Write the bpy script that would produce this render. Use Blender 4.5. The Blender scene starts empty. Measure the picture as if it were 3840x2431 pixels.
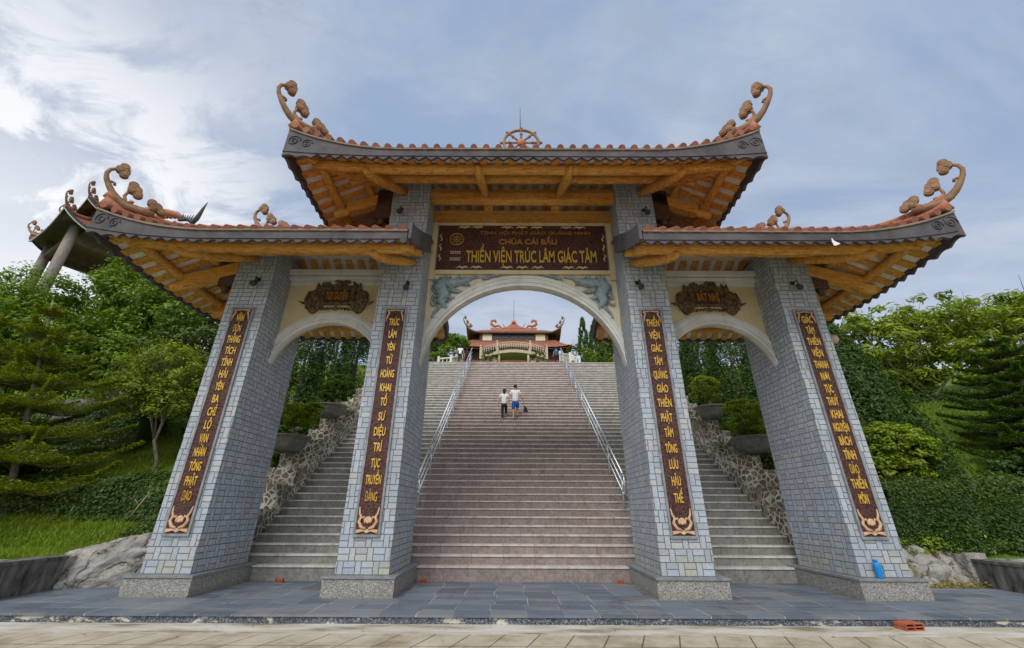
import bpy, bmesh, math, random
import numpy as np
from mathutils import Vector, Matrix
random.seed(7)
S = bpy.context.scene
COL = S.collection
R = math.radians
PI = math.pi

# ------------------------------------------------------------------ camera
cam = bpy.data.objects.new("camera", bpy.data.cameras.new("camera"))
COL.objects.link(cam)
S.camera = cam
cam.data.sensor_width = 36
cam.data.lens = 14.527
cam.data.clip_start = 0.05
cam.data.clip_end = 3000
_p, _y, _r = 0.4219, 0.0014, 0.0046
fwd = Vector((-math.sin(_y)*math.cos(_p), math.cos(_y)*math.cos(_p), math.sin(_p)))
rgt = Vector((math.cos(_y), math.sin(_y), 0)); upv = rgt.cross(fwd)
ri = rgt*math.cos(_r)+upv*math.sin(_r); uu = -rgt*math.sin(_r)+upv*math.cos(_r)
M4 = Matrix((ri, uu, -fwd)).transposed().to_4x4()
M4.translation = (-0.275, -9.543, 1.571)
cam.matrix_world = M4

# ------------------------------------------------------------------ light
SUN_EL, SUN_AZ = 42.0, 200.0          # azimuth measured clockwise from +Y
sd = bpy.data.lights.new("sun", 'SUN'); sun = bpy.data.objects.new("sun", sd); COL.objects.link(sun)
sd.energy = 1.5; sd.angle = R(35); sd.color = (1.0, 0.965, 0.92)
az = R(SUN_AZ); el = R(SUN_EL)
sdir = Vector((math.sin(az)*math.cos(el), math.cos(az)*math.cos(el), math.sin(el)))
sun.rotation_euler = sdir.to_track_quat('Z', 'Y').to_euler()
S.view_settings.view_transform = 'Standard'
S.view_settings.look = 'None'
S.view_settings.exposure = 0.42
S.view_settings.gamma = 1

# ------------------------------------------------------------------ node helper
class NT:
    def __init__(s, tree): s.t = tree; s.n = tree.nodes; s.l = tree.links
    def new(s, typ, **kw):
        n = s.n.new(typ)
        for k, v in kw.items(): setattr(n, k, v)
        return n
    def set(s, sock, v):
        if isinstance(v, bpy.types.NodeSocket): s.l.new(v, sock)
        elif v is not None:
            if sock.type == 'RGBA' and len(v) == 3: v = (*v, 1)
            sock.default_value = v
    def m(s, op, a, b=None, c=None, clamp=False):
        n = s.new('ShaderNodeMath', operation=op); n.use_clamp = clamp
        s.set(n.inputs[0], a)
        if b is not None: s.set(n.inputs[1], b)
        if c is not None: s.set(n.inputs[2], c)
        return n.outputs[0]
    def v(s, op, a, b=None, scale=None):
        n = s.new('ShaderNodeVectorMath', operation=op)
        s.set(n.inputs[0], a)
        if b is not None: s.set(n.inputs[1], b)
        if scale is not None: s.set(n.inputs['Scale'], scale)
        return n.outputs['Value'] if op in ('DOT_PRODUCT', 'LENGTH') else n.outputs[0]
    def xyz(s, x, y, z):
        n = s.new('ShaderNodeCombineXYZ'); s.set(n.inputs[0], x); s.set(n.inputs[1], y); s.set(n.inputs[2], z); return n.outputs[0]
    def sep(s, v):
        n = s.new('ShaderNodeSeparateXYZ'); s.set(n.inputs[0], v); return n.outputs
    def mix(s, f, a, b, blend='MIX'):
        n = s.new('ShaderNodeMix', data_type='RGBA', blend_type=blend); n.clamp_factor = True
        s.set(n.inputs[0], f); s.set(n.inputs[6], a); s.set(n.inputs[7], b); return n.outputs[2]
    def noise(s, vec, scale=5, detail=4, rough=.5, out=0, dist=0):
        n = s.new('ShaderNodeTexNoise'); s.set(n.inputs['Vector'], vec)
        n.inputs['Scale'].default_value = scale; n.inputs['Detail'].default_value = detail
        n.inputs['Roughness'].default_value = rough; n.inputs['Distortion'].default_value = dist
        return n.outputs[out]
    def voro(s, vec, scale=5, feature='F1', out='Distance', rnd=1.0):
        n = s.new('ShaderNodeTexVoronoi', feature=feature); s.set(n.inputs['Vector'], vec)
        n.inputs['Scale'].default_value = scale; n.inputs['Randomness'].default_value = rnd
        return n.outputs[out]
    def white(s, vec, out='Value'):
        n = s.new('ShaderNodeTexWhiteNoise', noise_dimensions='3D'); s.set(n.inputs['Vector'], vec); return n.outputs[out]
    def ramp(s, f, stops, interp='LINEAR'):
        n = s.new('ShaderNodeValToRGB'); s.set(n.inputs[0], f); r = n.color_ramp; r.interpolation = interp
        while len(r.elements) < len(stops): r.elements.new(.5)
        for e, (p, c) in zip(r.elements, stops):
            e.position = p; e.color = (c, c, c, 1) if isinstance(c, (int, float)) else (*c, 1)
        return n.outputs[0]
    def mr(s, v, a, b, c=0., d=1., smooth=False):
        n = s.new('ShaderNodeMapRange'); n.clamp = True
        if smooth: n.interpolation_type = 'SMOOTHSTEP'
        s.set(n.inputs[0], v)
        for i, q in enumerate((a, b, c, d)): n.inputs[i+1].default_value = q
        return n.outputs[0]

def mat(name, build=None, color=(.5,.5,.5), rough=.7, metal=0., spec=.3):
    m = bpy.data.materials.new(name); m.use_nodes = True
    t = NT(m.node_tree); b = t.n['Principled BSDF']
    b.inputs['Roughness'].default_value = rough; b.inputs['Metallic'].default_value = metal
    b.inputs['Specular IOR Level'].default_value = spec
    b.inputs['Base Color'].default_value = (*color, 1)
    if build:
        g = t.new('ShaderNodeTexCoord').outputs['Object']
        geo = t.new('ShaderNodeNewGeometry')
        r = build(t, geo.outputs['Position'], g)
        if isinstance(r, tuple): c, h = r[0], r[1]
        else: c, h = r, None
        if isinstance(r, tuple) and len(r) > 2 and r[2] is not None: t.set(b.inputs['Roughness'], r[2])
        t.set(b.inputs['Base Color'], c)
        if h is not None:
            bp = t.new('ShaderNodeBump'); bp.inputs['Distance'].default_value = (r[3] if len(r) > 3 else .01)
            bp.inputs['Strength'].default_value = 1
            t.set(bp.inputs['Height'], h); t.l.new(bp.outputs[0], b.inputs['Normal'])
    return m

# ------------------------------------------------------------------ world
W = bpy.data.worlds.new("World"); S.world = W; W.use_nodes = True
t = NT(W.node_tree); t.n.clear()
dirv = t.new('ShaderNodeTexCoord').outputs['Generated']
dirn = t.v('NORMALIZE', dirv)
dx, dy, dz = t.sep(dirn)
sky = t.new('ShaderNodeTexSky', sky_type='NISHITA'); sky.sun_disc = False
sky.sun_elevation = el; sky.sun_rotation = az; sky.air_density = 1.2; sky.dust_density = 2.0
skyc = t.mix(1.0, sky.outputs[0], (0.95, 1.0, 1.08), 'MULTIPLY')
zz = t.m('MAXIMUM', t.m('ADD', dz, .16), .05)
pl = t.xyz(t.m('DIVIDE', dx, zz), t.m('DIVIDE', dy, zz), 0.0)
rot = t.new('ShaderNodeMapping'); t.l.new(pl, rot.inputs[0]); rot.inputs['Rotation'].default_value = (0, 0, R(28)); rot.inputs['Scale'].default_value = (1.0, 1.9, 1)
n1 = t.noise(rot.outputs[0], 1.25, 7, .58, dist=.5)
n2 = t.noise(rot.outputs[0], 3.3, 8, .62, dist=.9)
n3 = t.noise(pl, .55, 5, .5)
K = 8.6
def kc(c): return tuple(x*K for x in c)
blue = (.290, .385, .555); lav = (.475, .53, .635); grey = (.335, .395, .50)
base = t.mix(t.mr(t.m('ADD', t.m('MULTIPLY', n1, .65), t.m('MULTIPLY', n3, .35)), .40, .60, smooth=True), kc(blue), kc(lav))
base = t.mix(t.m('MULTIPLY', t.mr(n2, .48, .66, smooth=True), .55), base, kc(grey))
# whiter towards the horizon
hor = t.mr(dz, .0, .58, 1, 0, smooth=True)
base = t.mix(t.m('MULTIPLY', hor, .72), base, kc((.61, .65, .74)))
# the bright break in the clouds low on the left
def blob(d0, a, b):
    d = Vector(d0).normalized()
    return t.mr(t.v('DOT_PRODUCT', dirn, tuple(d)), math.cos(R(a)), math.cos(R(b)), smooth=True)
bl = blob((-1.0, .66, .44), 31, 4)
br = t.m('MULTIPLY', bl, t.mr(t.m('ADD', t.m('MULTIPLY', n2, .62), t.m('MULTIPLY', n1, .38)), .45, .58, smooth=True), clamp=True)
br = t.m('MAXIMUM', br, t.m('MULTIPLY', blob((-1.0, .62, .20), 26, 6), .7))
base = t.mix(br, base, kc((.90, .91, .93)))
# unseen half of the sky behind the camera, brightened to light the eaves
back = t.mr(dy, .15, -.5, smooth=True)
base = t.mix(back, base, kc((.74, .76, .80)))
base = t.mix(t.mr(dz, .90, .985, smooth=True), base, kc((2.6, 2.6, 2.55)))       # bright patch added at the zenith, out of view, for soft top light
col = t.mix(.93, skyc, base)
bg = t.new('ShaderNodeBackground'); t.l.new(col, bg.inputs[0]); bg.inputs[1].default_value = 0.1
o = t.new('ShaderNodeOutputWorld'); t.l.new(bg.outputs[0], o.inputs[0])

# ------------------------------------------------------------------ materials
def pillar_tiles(t, P, O):
    x, y, z = t.sep(P)
    u = t.m('ADD', t.m('ADD', x, y), 40.0)
    h, w = .24, .36
    zr = t.m('DIVIDE', t.m('ADD', z, .11), h); row = t.m('FLOOR', zr); fz = t.m('MULTIPLY', t.m('SUBTRACT', zr, row), h)
    off = t.m('MULTIPLY', t.white(t.xyz(row, 3.3, 0)), .36)
    ur = t.m('DIVIDE', t.m('ADD', u, off), w); colm = t.m('FLOOR', ur); fu = t.m('MULTIPLY', t.m('SUBTRACT', ur, colm), w)
    flat = t.m('LESS_THAN', fu, .24)
    half = t.m('FLOOR', t.m('DIVIDE', fz, .12))
    fz2 = t.m('SUBTRACT', fz, t.m('MULTIPLY', half, .12))
    dzf = t.m('MINIMUM', fz2, t.m('SUBTRACT', .12, fz2)); dzv = t.m('MINIMUM', fz, t.m('SUBTRACT', h, fz))
    dv = t.m('ADD', t.m('MULTIPLY', flat, dzf), t.m('MULTIPLY', t.m('SUBTRACT', 1, flat), dzv))
    du = t.m('MINIMUM', t.m('MINIMUM', fu, t.m('ABSOLUTE', t.m('SUBTRACT', fu, .24))), t.m('SUBTRACT', w, fu))
    d = t.m('MINIMUM', dv, du)
    idv = t.xyz(row, colm, t.m('MULTIPLY', flat, t.m('ADD', half, 1)))
    r = t.white(idv); r2 = t.white(t.v('ADD', idv, (7.1, 3.7, 1.3)))
    c = t.mix(r, (.29, .345, .42), (.42, .49, .575))
    c = t.mix(t.m('MULTIPLY', t.m('GREATER_THAN', r2, .84), .55), c, (.50, .49, .45))
    g = t.noise(P, 22, 5, .7); c = t.mix(.28, c, t.ramp(g, [(.3, .12), (.7, .75)]))
    lo = t.m('MULTIPLY', t.mr(z, .35, 1.15, 1, 0), t.mr(t.noise(P, 2.6, 4), .42, .62))
    c = t.mix(t.m('MULTIPLY', lo, .6), c, (.42, .40, .22))
    c = t.mix(t.m('MULTIPLY', t.mr(t.noise(t.v('MULTIPLY', P, (1.2, 1.2, .35)), 1.6, 4), .52, .75), .3), c, (.22, .24, .25))
    j = t.mr(d, .003, .0085)
    c = t.mix(t.m('MULTIPLY', t.mr(t.noise(t.v('MULTIPLY', P, (9, 9, .5)), 1.1, 4), .55, .75), .35), c, (.16, .18, .20))
    return t.mix(j, (.12, .145, .18), c), t.m('ADD', t.m('ADD', j, t.m('MULTIPLY', r2, .7)), t.m('MULTIPLY', g, .6)), .6, .010
M = {}
M['pillar'] = mat('split_face_slate_tile', pillar_tiles)

def granite(t, P, O):
    v = t.voro(P, 75, out='Color'); s = t.sep(v)[0]
    c = t.ramp(s, [(0, (.12, .115, .10)), (.3, (.25, .24, .22)), (.62, (.36, .345, .32)), (1, (.50, .48, .44))])
    st = t.noise(t.v('MULTIPLY', P, (1, 1, .4)), 3, 4)
    z = t.sep(P)[2]
    c = t.mix(t.m('MULTIPLY', t.mr(t.m('ADD', z, t.m('MULTIPLY', st, .22)), .23, .05), .5), c, (.18, .19, .12))
    return c, s, .75, .012
M['granite'] = mat('speckled_granite', granite)
def slab(t, P, O):
    n = t.noise(P, 6, 5, .6); return t.ramp(n, [(.3, (.15, .17, .19)), (.7, (.30, .31, .31))]), t.noise(P, 40, 3), .5, .003
M['slab'] = mat('grey_stone_slab', slab)

def floor_slate(t, P, O):
    x, y, z = t.sep(P)
    w, h = .60, .44
    rr = t.m('DIVIDE', t.m('ADD', y, 20.0), h); row = t.m('FLOOR', rr); fy = t.m('MULTIPLY', t.m('SUBTRACT', rr, row), h)
    ru = t.m('DIVIDE', t.m('ADD', t.m('ADD', x, 30.0), t.m('MULTIPLY', t.m('SUBTRACT', t.white(t.xyz(row, 9.1, 2)), .5), .10)), w)
    cm = t.m('FLOOR', ru); fx = t.m('MULTIPLY', t.m('SUBTRACT', ru, cm), w)
    d = t.m('MINIMUM', t.m('MINIMUM', fy, t.m('SUBTRACT', h, fy)), t.m('MINIMUM', fx, t.m('SUBTRACT', w, fx)))
    idv = t.xyz(row, cm, 0)
    r = t.white(idv); r2 = t.white(t.v('ADD', idv, (3, 5, 9)))
    c = t.mix(r, (.055, .078, .115), (.155, .190, .245))
    c = t.mix(t.m('MULTIPLY', t.m('GREATER_THAN', r2, .84), .55), c, (.25, .26, .265))
    n = t.noise(P, 7, 6, .65); c = t.mix(.35, c, t.mix(n, (.07, .09, .12), (.29, .32, .36)))
    st = t.noise(t.v('MULTIPLY', P, (.5, 1.6, 1)), 1.3, 5); c = t.mix(t.m('MULTIPLY', t.mr(st, .48, .66), .6), c, (.24, .24, .23)); c = t.mix(t.m('MULTIPLY', t.mr(t.noise(P, .8, 6, .7), .55, .66), .5), c, (.05, .055, .06))
    j = t.mr(d, .005, .013)
    jc = t.mix(t.mr(t.noise(P, 1.3, 3), .38, .6), (.10, .11, .12), (.42, .41, .37))
    return t.mix(j, jc, c), t.m('ADD', j, t.m('MULTIPLY', n, .8)), t.mr(n, .3, .8, .42, .72), .004
M['floor'] = mat('dark_slate_paving', floor_slate)
def edge(t, P, O):
    sp = t.sep(t.voro(P, 60, out='Color'))[0]
    c = t.ramp(sp, [(0, (.035, .042, .055)), (.6, (.09, .105, .13)), (1, (.26, .28, .30))])
    n = t.noise(t.v('MULTIPLY', P, (1.5, 1, 4)), 1.5, 7, .7)
    big = t.noise(t.v('MULTIPLY', P, (1, 0, 0)), .9, 2)
    c = t.mix(t.mr(t.m('ADD', t.m('MULTIPLY', n, .7), t.m('MULTIPLY', big, .3)), .54, .575), c, (.55, .52, .44))
    return c, n, .8, .01
M['edge'] = mat('flaking_granite_riser', edge)
def gutter(t, P, O):
    n = t.noise(t.v('MULTIPLY', P, (.6, 2.2, 1)), 1.7, 7, .62)
    c = t.ramp(n, [(.36, (.24, .20, .135)), (.46, (.44, .40, .32)), (.62, (.58, .56, .52))])
    return c, t.noise(P, 30, 4), .85, .004
M['gutter'] = mat('worn_pale_concrete', gutter)
def pavers(t, P, O):
    x, y, z = t.sep(P)
    u = t.m('ADD', x, t.m('MULTIPLY', y, -.35))
    fx = t.m('FRACT', t.m('DIVIDE', t.m('ADD', u, 50.1), .52)); fy = t.m('FRACT', t.m('DIVIDE', t.m('ADD', y, 40.22), .66))
    d = t.m('MINIMUM', t.m('MULTIPLY', t.m('MINIMUM', fx, t.m('SUBTRACT', 1, fx)), .52), t.m('MULTIPLY', t.m('MINIMUM', fy, t.m('SUBTRACT', 1, fy)), .66))
    n = t.noise(P, 2.2, 7, .6); c = t.ramp(n, [(.3, (.26, .21, .14)), (.5, (.42, .365, .275)), (.7, (.50, .46, .38))])
    j = t.mr(t.m('ADD', d, t.m('MULTIPLY', t.noise(P, 9, 3), .012)), .008, .02)
    return t.mix(j, (.12, .09, .06), c), j, .85, .01
M['pavers'] = mat('sandy_pavers', pavers)

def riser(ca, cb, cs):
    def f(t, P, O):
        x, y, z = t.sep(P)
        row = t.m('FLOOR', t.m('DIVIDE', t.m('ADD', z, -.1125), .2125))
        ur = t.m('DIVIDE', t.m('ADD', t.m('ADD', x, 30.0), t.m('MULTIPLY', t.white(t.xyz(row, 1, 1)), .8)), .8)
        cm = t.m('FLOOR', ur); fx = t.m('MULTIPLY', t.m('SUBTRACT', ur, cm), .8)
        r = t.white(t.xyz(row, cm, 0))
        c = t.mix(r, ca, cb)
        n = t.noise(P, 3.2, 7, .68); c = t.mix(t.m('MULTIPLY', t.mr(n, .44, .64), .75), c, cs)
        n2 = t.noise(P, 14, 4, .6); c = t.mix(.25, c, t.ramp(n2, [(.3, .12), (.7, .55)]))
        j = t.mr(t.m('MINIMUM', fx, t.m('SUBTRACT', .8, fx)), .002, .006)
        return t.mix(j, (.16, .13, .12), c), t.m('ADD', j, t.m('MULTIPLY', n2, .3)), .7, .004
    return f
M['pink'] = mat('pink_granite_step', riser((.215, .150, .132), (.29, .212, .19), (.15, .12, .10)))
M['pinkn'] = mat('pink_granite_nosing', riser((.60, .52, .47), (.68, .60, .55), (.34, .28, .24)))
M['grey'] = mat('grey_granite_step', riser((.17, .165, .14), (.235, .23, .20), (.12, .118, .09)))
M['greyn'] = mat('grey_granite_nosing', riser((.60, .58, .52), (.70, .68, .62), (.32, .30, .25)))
def rubble(t, P, O):
    q = t.v('ADD', P, t.v('SCALE', t.noise(P, 2.5, 2, out=1), scale=.22))
    e = t.voro(q, 5.6, 'DISTANCE_TO_EDGE'); cl = t.voro(q, 5.6, 'F1', 'Color')
    r = t.sep(cl)[0]
    n = t.noise(P, 9, 6, .7)
    c = t.mix(r, (.05, .043, .032), (.24, .20, .14)); c = t.mix(.45, c, t.ramp(n, [(.3, (.05, .047, .04)), (.75, (.33, .30, .23))]))
    mo = t.mr(t.m('ADD', e, t.m('MULTIPLY', t.m('SUBTRACT', n, .5), .08)), .08, .125)
    mc = t.mix(t.mr(t.noise(P, 1.6, 5), .35, .6), (.22, .20, .15), (.62, .58, .49))
    return t.mix(mo, mc, c), t.m('SUBTRACT', t.m('MULTIPLY', n, .4), mo), .85, .035
M['rubble'] = mat('rubble_masonry', rubble)
def plain(name, c1, c2, sc=4, rough=.7, b=.003, stretch=(1,1,1), detail=5):
    def f(t, P, O):
        n = t.noise(t.v('MULTIPLY', P, stretch), sc, detail, .6)
        n_ = t.noise(t.v('MULTIPLY', P, (3, 3, .6)), 1.3, 5)
        c = t.mix(t.mr(n, .3, .7), c1, c2)
        c = t.mix(t.m('MULTIPLY', t.mr(n_, .54, .74), .35), c, tuple(x*.45 for x in c1))
        return c, n, rough, b
    return mat(name, f)
M['plaster'] = plain('yellow_plaster', (.55, .47, .28), (.66, .57, .36), 1.5, .8)
M['plaster2'] = plain('cream_plaster', (.60, .53, .39), (.70, .62, .47), 1.5, .8)
M['mould'] = plain('off_white_moulding', (.56, .57, .54), (.72, .73, .70), 2, .7)
def wood(c1, c2, c3):
    def f(t, P, O):
        n = t.noise(t.v('MULTIPLY', O, (1.3, 5, 14)), 2.2, 5, .6, dist=.8); w = t.noise(t.v('MULTIPLY', P, (3, 3, 16)), 3, 5, .65)
        c = t.ramp(t.m('ADD', t.m('MULTIPLY', n, .5), t.m('MULTIPLY', w, .5)), [(.34, c1), (.5, c2), (.66, c3)])
        return c, w, .5, .006
    return f
M['wood'] = mat('orange_painted_wood_grain', wood((.32, .13, .03), (.64, .31, .065), (.84, .49, .15)))
M['wood2'] = mat('brown_ochre_beam', wood((.26, .12, .03), (.45, .22, .05), (.62, .36, .11)))
M['woodd'] = mat('dark_brown_wood', wood((.045, .024, .018), (.085, .045, .03), (.14, .08, .055)))
M['soffit'] = plain('cream_soffit_boards', (.60, .54, .46), (.84, .80, .73), 3, .7)
M['soffit2'] = plain('mauve_soffit_boards', (.50, .40, .38), (.64, .53, .49), 3, .7)
M['fascia'] = plain('grey_cement_fascia', (.060, .055, .062), (.120, .110, .120), 2.2, .8, .006)
M['lip'] = plain('tan_drip_edge', (.15, .125, .09), (.25, .21, .15), 3, .8)
def tile_f(t, P, O):
    n = t.noise(P, 5, 5, .65); r = t.white(t.xyz(t.m('FLOOR', t.m('MULTIPLY', t.sep(P)[0], 3.4)), t.m('FLOOR', t.m('MULTIPLY', t.sep(P)[1], 5)), 0))
    c = t.mix(t.m('ADD', t.m('MULTIPLY', n, .6), t.m('MULTIPLY', r, .4)), (.13, .045, .032), (.42, .16, .10)); return c, n, .7, .006
M['tile'] = mat('terracotta_roof_tile', tile_f)
M['ridge'] = plain('terracotta_ridge_band', (.30, .12, .07), (.50, .22, .13), 4, .75, .005)
M['scroll'] = plain('weathered_ochre_scroll', (.18, .105, .06), (.37, .215, .125), 6, .75, .012)
def carved(t, P, O):
    v = t.voro(P, 26, 'SMOOTH_F1'); n = t.noise(P, 30, 4); c = t.mix(t.mr(t.m('ADD', v, t.m('MULTIPLY', n, .3)), .3, .75), (.12, .05, .038), (.04, .017, .017)); return c, v, .6, .012
M['maroon'] = mat('carved_maroon_board', carved)
def carved2(t, P, O):
    v = t.voro(P, 17, 'SMOOTH_F1'); c = t.mix(t.mr(v, .15, .6), (.62, .40, .25), (.13, .05, .04)); return c, v, .6, .02
M['carvtan'] = plain('carved_tan_wood', (.48, .30, .18), (.70, .48, .31), 12, .6, .01)
def bronze(t, P, O):
    v = t.voro(P, 14, 'SMOOTH_F1'); n = t.noise(P, 20, 4); c = t.mix(t.mr(t.m('ADD', v, t.m('MULTIPLY', n, .4)), .4, .9), (.175, .125, .062), (.05, .034, .02)); return c, v, .45, .02
M['bronze'] = mat('carved_bronze_brown', bronze)
M['gold'] = mat('gold_paint', None, (.66, .41, .07), .42, .25, .5)
M['golddull'] = mat('dull_gold_paint', None, (.40, .20, .04), .45, .2, .4)
M['relief'] = plain('blue_grey_relief', (.17, .235, .27), (.34, .42, .44), 14, .7, .02)
M['steel'] = mat('brushed_steel', None, (.66, .68, .70), .28, .9)
M['darkmetal'] = mat('dark_metal', None, (.06, .06, .065), .5, .4)
M['pot'] = plain('dark_cement_pot', (.105, .10, .09), (.21, .20, .175), 7, .7, .01)
M['soil'] = plain('soil', (.05, .035, .02), (.10, .07, .045), 10, .9, .02)
M['brick'] = plain('red_brick', (.34, .085, .04), (.50, .15, .075), 9, .8, .006)
M['blue'] = mat('blue_plastic', None, (.01, .24, .62), .3)
M['conc'] = plain('stained_dark_concrete', (.030, .030, .028), (.21, .205, .185), 3.0, .9, .02, (2.5, 2.5, .8), 7)
def rock(t, P, O):
    n = t.noise(P, 1.9, 9, .68, dist=.5); m_ = t.noise(P, 11, 6, .7)
    cr = t.voro(t.v('ADD', P, t.v('SCALE', t.noise(P, 1.3, 6, out=1), scale=1.6)), .9, 'DISTANCE_TO_EDGE')
    c = t.ramp(n, [(.30, (.13, .12, .105)), (.40, (.29, .275, .25)), (.55, (.41, .395, .365)), (.72, (.50, .485, .455))])
    c = t.mix(t.m('MULTIPLY', t.mr(t.noise(P, 3.5, 5), .55, .66), .65), c, (.20, .15, .055))
    c = t.mix(t.mr(m_, .58, .72), c, (.10, .09, .075))
    c = t.mix(t.m('MULTIPLY', t.mr(cr, .03, .0), t.mr(m_, .45, .6)), c, (.05, .043, .035))
    return c, t.m('ADD', t.m('ADD', n, t.m('MULTIPLY', m_, .5)), t.m('MULTIPLY', t.mr(cr, 0, .07), .6)), .9, .09
M['rock'] = mat('rough_pale_rock', rock)
def lawn(t, P, O):
    n = t.noise(P, .9, 5, .6); n2 = t.noise(P, 14, 5, .7)
    c = t.mix(n, (.075, .14, .010), (.18, .27, .020)); c = t.mix(t.m('MULTIPLY', n2, .5), c, (.03, .055, .012)); c = t.mix(t.m('MULTIPLY', t.mr(t.noise(P, 2.3, 5), .56, .68), .5), c, (.13, .10, .05))
    return c, n2, .95, .05
M['lawn'] = mat('lawn_soil_and_grass', lawn)
def leafmat(name, c1, c2, tr=.35, cs=.8):
    m = bpy.data.materials.new(name); m.use_nodes = True; t = NT(m.node_tree); t.n.clear()
    geo = t.new('ShaderNodeNewGeometry'); P = geo.outputs['Position']
    rnd = geo.outputs['Random Per Island']
    n = t.noise(P, cs, 3, .6)
    f = t.m('ADD', t.m('MULTIPLY', rnd, .55), t.m('MULTIPLY', t.mr(n, .3, .7), .45))
    c = t.mix(f, c1, c2)
    d = t.new('ShaderNodeBsdfDiffuse'); t.set(d.inputs[0], c)
    tl = t.new('ShaderNodeBsdfTranslucent'); t.set(tl.inputs[0], t.mix(.5, c, (.22, .30, .02)))
    g = t.new('ShaderNodeBsdfGlossy'); g.inputs['Roughness'].default_value = .42; g.inputs[0].default_value = (1, 1, 1, 1)
    a = t.new('ShaderNodeMixShader'); a.inputs[0].default_value = tr; t.l.new(d.outputs[0], a.inputs[1]); t.l.new(tl.outputs[0], a.inputs[2])
    b = t.new('ShaderNodeMixShader'); b.inputs[0].default_value = .02; t.l.new(a.outputs[0], b.inputs[1]); t.l.new(g.outputs[0], b.inputs[2])
    o = t.new('ShaderNodeOutputMaterial'); t.l.new(b.outputs[0], o.inputs[0]); return m
M['leaf_mid'] = leafmat('broadleaf_mid_green', (.036, .10, .008), (.24, .38, .022), cs=.45)
M['leaf_light'] = leafmat('broadleaf_light_green', (.07, .13, .008), (.36, .47, .03), cs=.6)
M['leaf_dark'] = leafmat('conifer_dark_green', (.012, .038, .006), (.062, .128, .014), .2)
M['leaf_con'] = leafmat('conifer_mid_green', (.022, .06, .008), (.11, .20, .022), .25)
M['leaf_norf'] = leafmat('olive_conifer_green', (.08, .13, .006), (.34, .38, .018), .3)
M['leaf_shrub'] = leafmat('yellow_green_shrub', (.10, .18, .010), (.40, .52, .035), .35, 1.4)
M['leaf_hedge'] = leafmat('dark_hedge_green', (.018, .045, .010), (.12, .19, .03), .2, 1.5)
M['leaf_bons'] = leafmat('bonsai_green', (.08, .17, .010), (.32, .48, .035), .3, 2)
M['leaf_dry'] = leafmat('dry_yellow_leaves', (.16, .11, .02), (.42, .32, .06), .2, 3)
M['grass'] = leafmat('grass_blades', (.10, .175, .008), (.27, .38, .024), .35, .6)
M['bark'] = plain('bark', (.10, .08, .055), (.24, .20, .15), 8, .9, .03)
M['stick'] = mat('bleached_branch', None, (.34, .27, .18), .8)
M['skin'] = mat('skin', None, (.48, .27, .17), .55)
M['white_cloth'] = mat('white_cloth', None, (.80, .80, .82), .8)
M['black_cloth'] = mat('black_cloth', None, (.022, .02, .022), .8)
M['blue_cloth'] = mat('blue_denim', None, (.035, .10, .33), .8)
M['hair'] = mat('dark_hair', None, (.025, .018, .015), .5)
M['pavc'] = plain('pavilion_grey_column', (.20, .17, .15), (.29, .25, .225), 3, .7)
M['pavs'] = plain('pavilion_brown_soffit', (.055, .04, .024), (.125, .092, .05), 3, .7)
M['pavf'] = plain('pavilion_dark_fascia', (.05, .05, .055), (.10, .095, .10), 3, .7)
M['white'] = plain('whitewashed_trim', (.62, .62, .58), (.74, .74, .70), 3, .7)
M['tred'] = plain('temple_red_roof', (.20, .065, .042), (.33, .12, .08), 1, .7, .01, (4, 1, 1))
M['tbrown'] = plain('temple_dark_wood', (.09, .055, .035), (.16, .10, .065), 3, .7)
M['beige'] = plain('beige_stone', (.44, .36, .26), (.58, .49, .37), 3, .8)
M['redwall'] = plain('dark_red_plinth', (.16, .045, .035), (.24, .08, .06), 3, .8)

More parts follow.
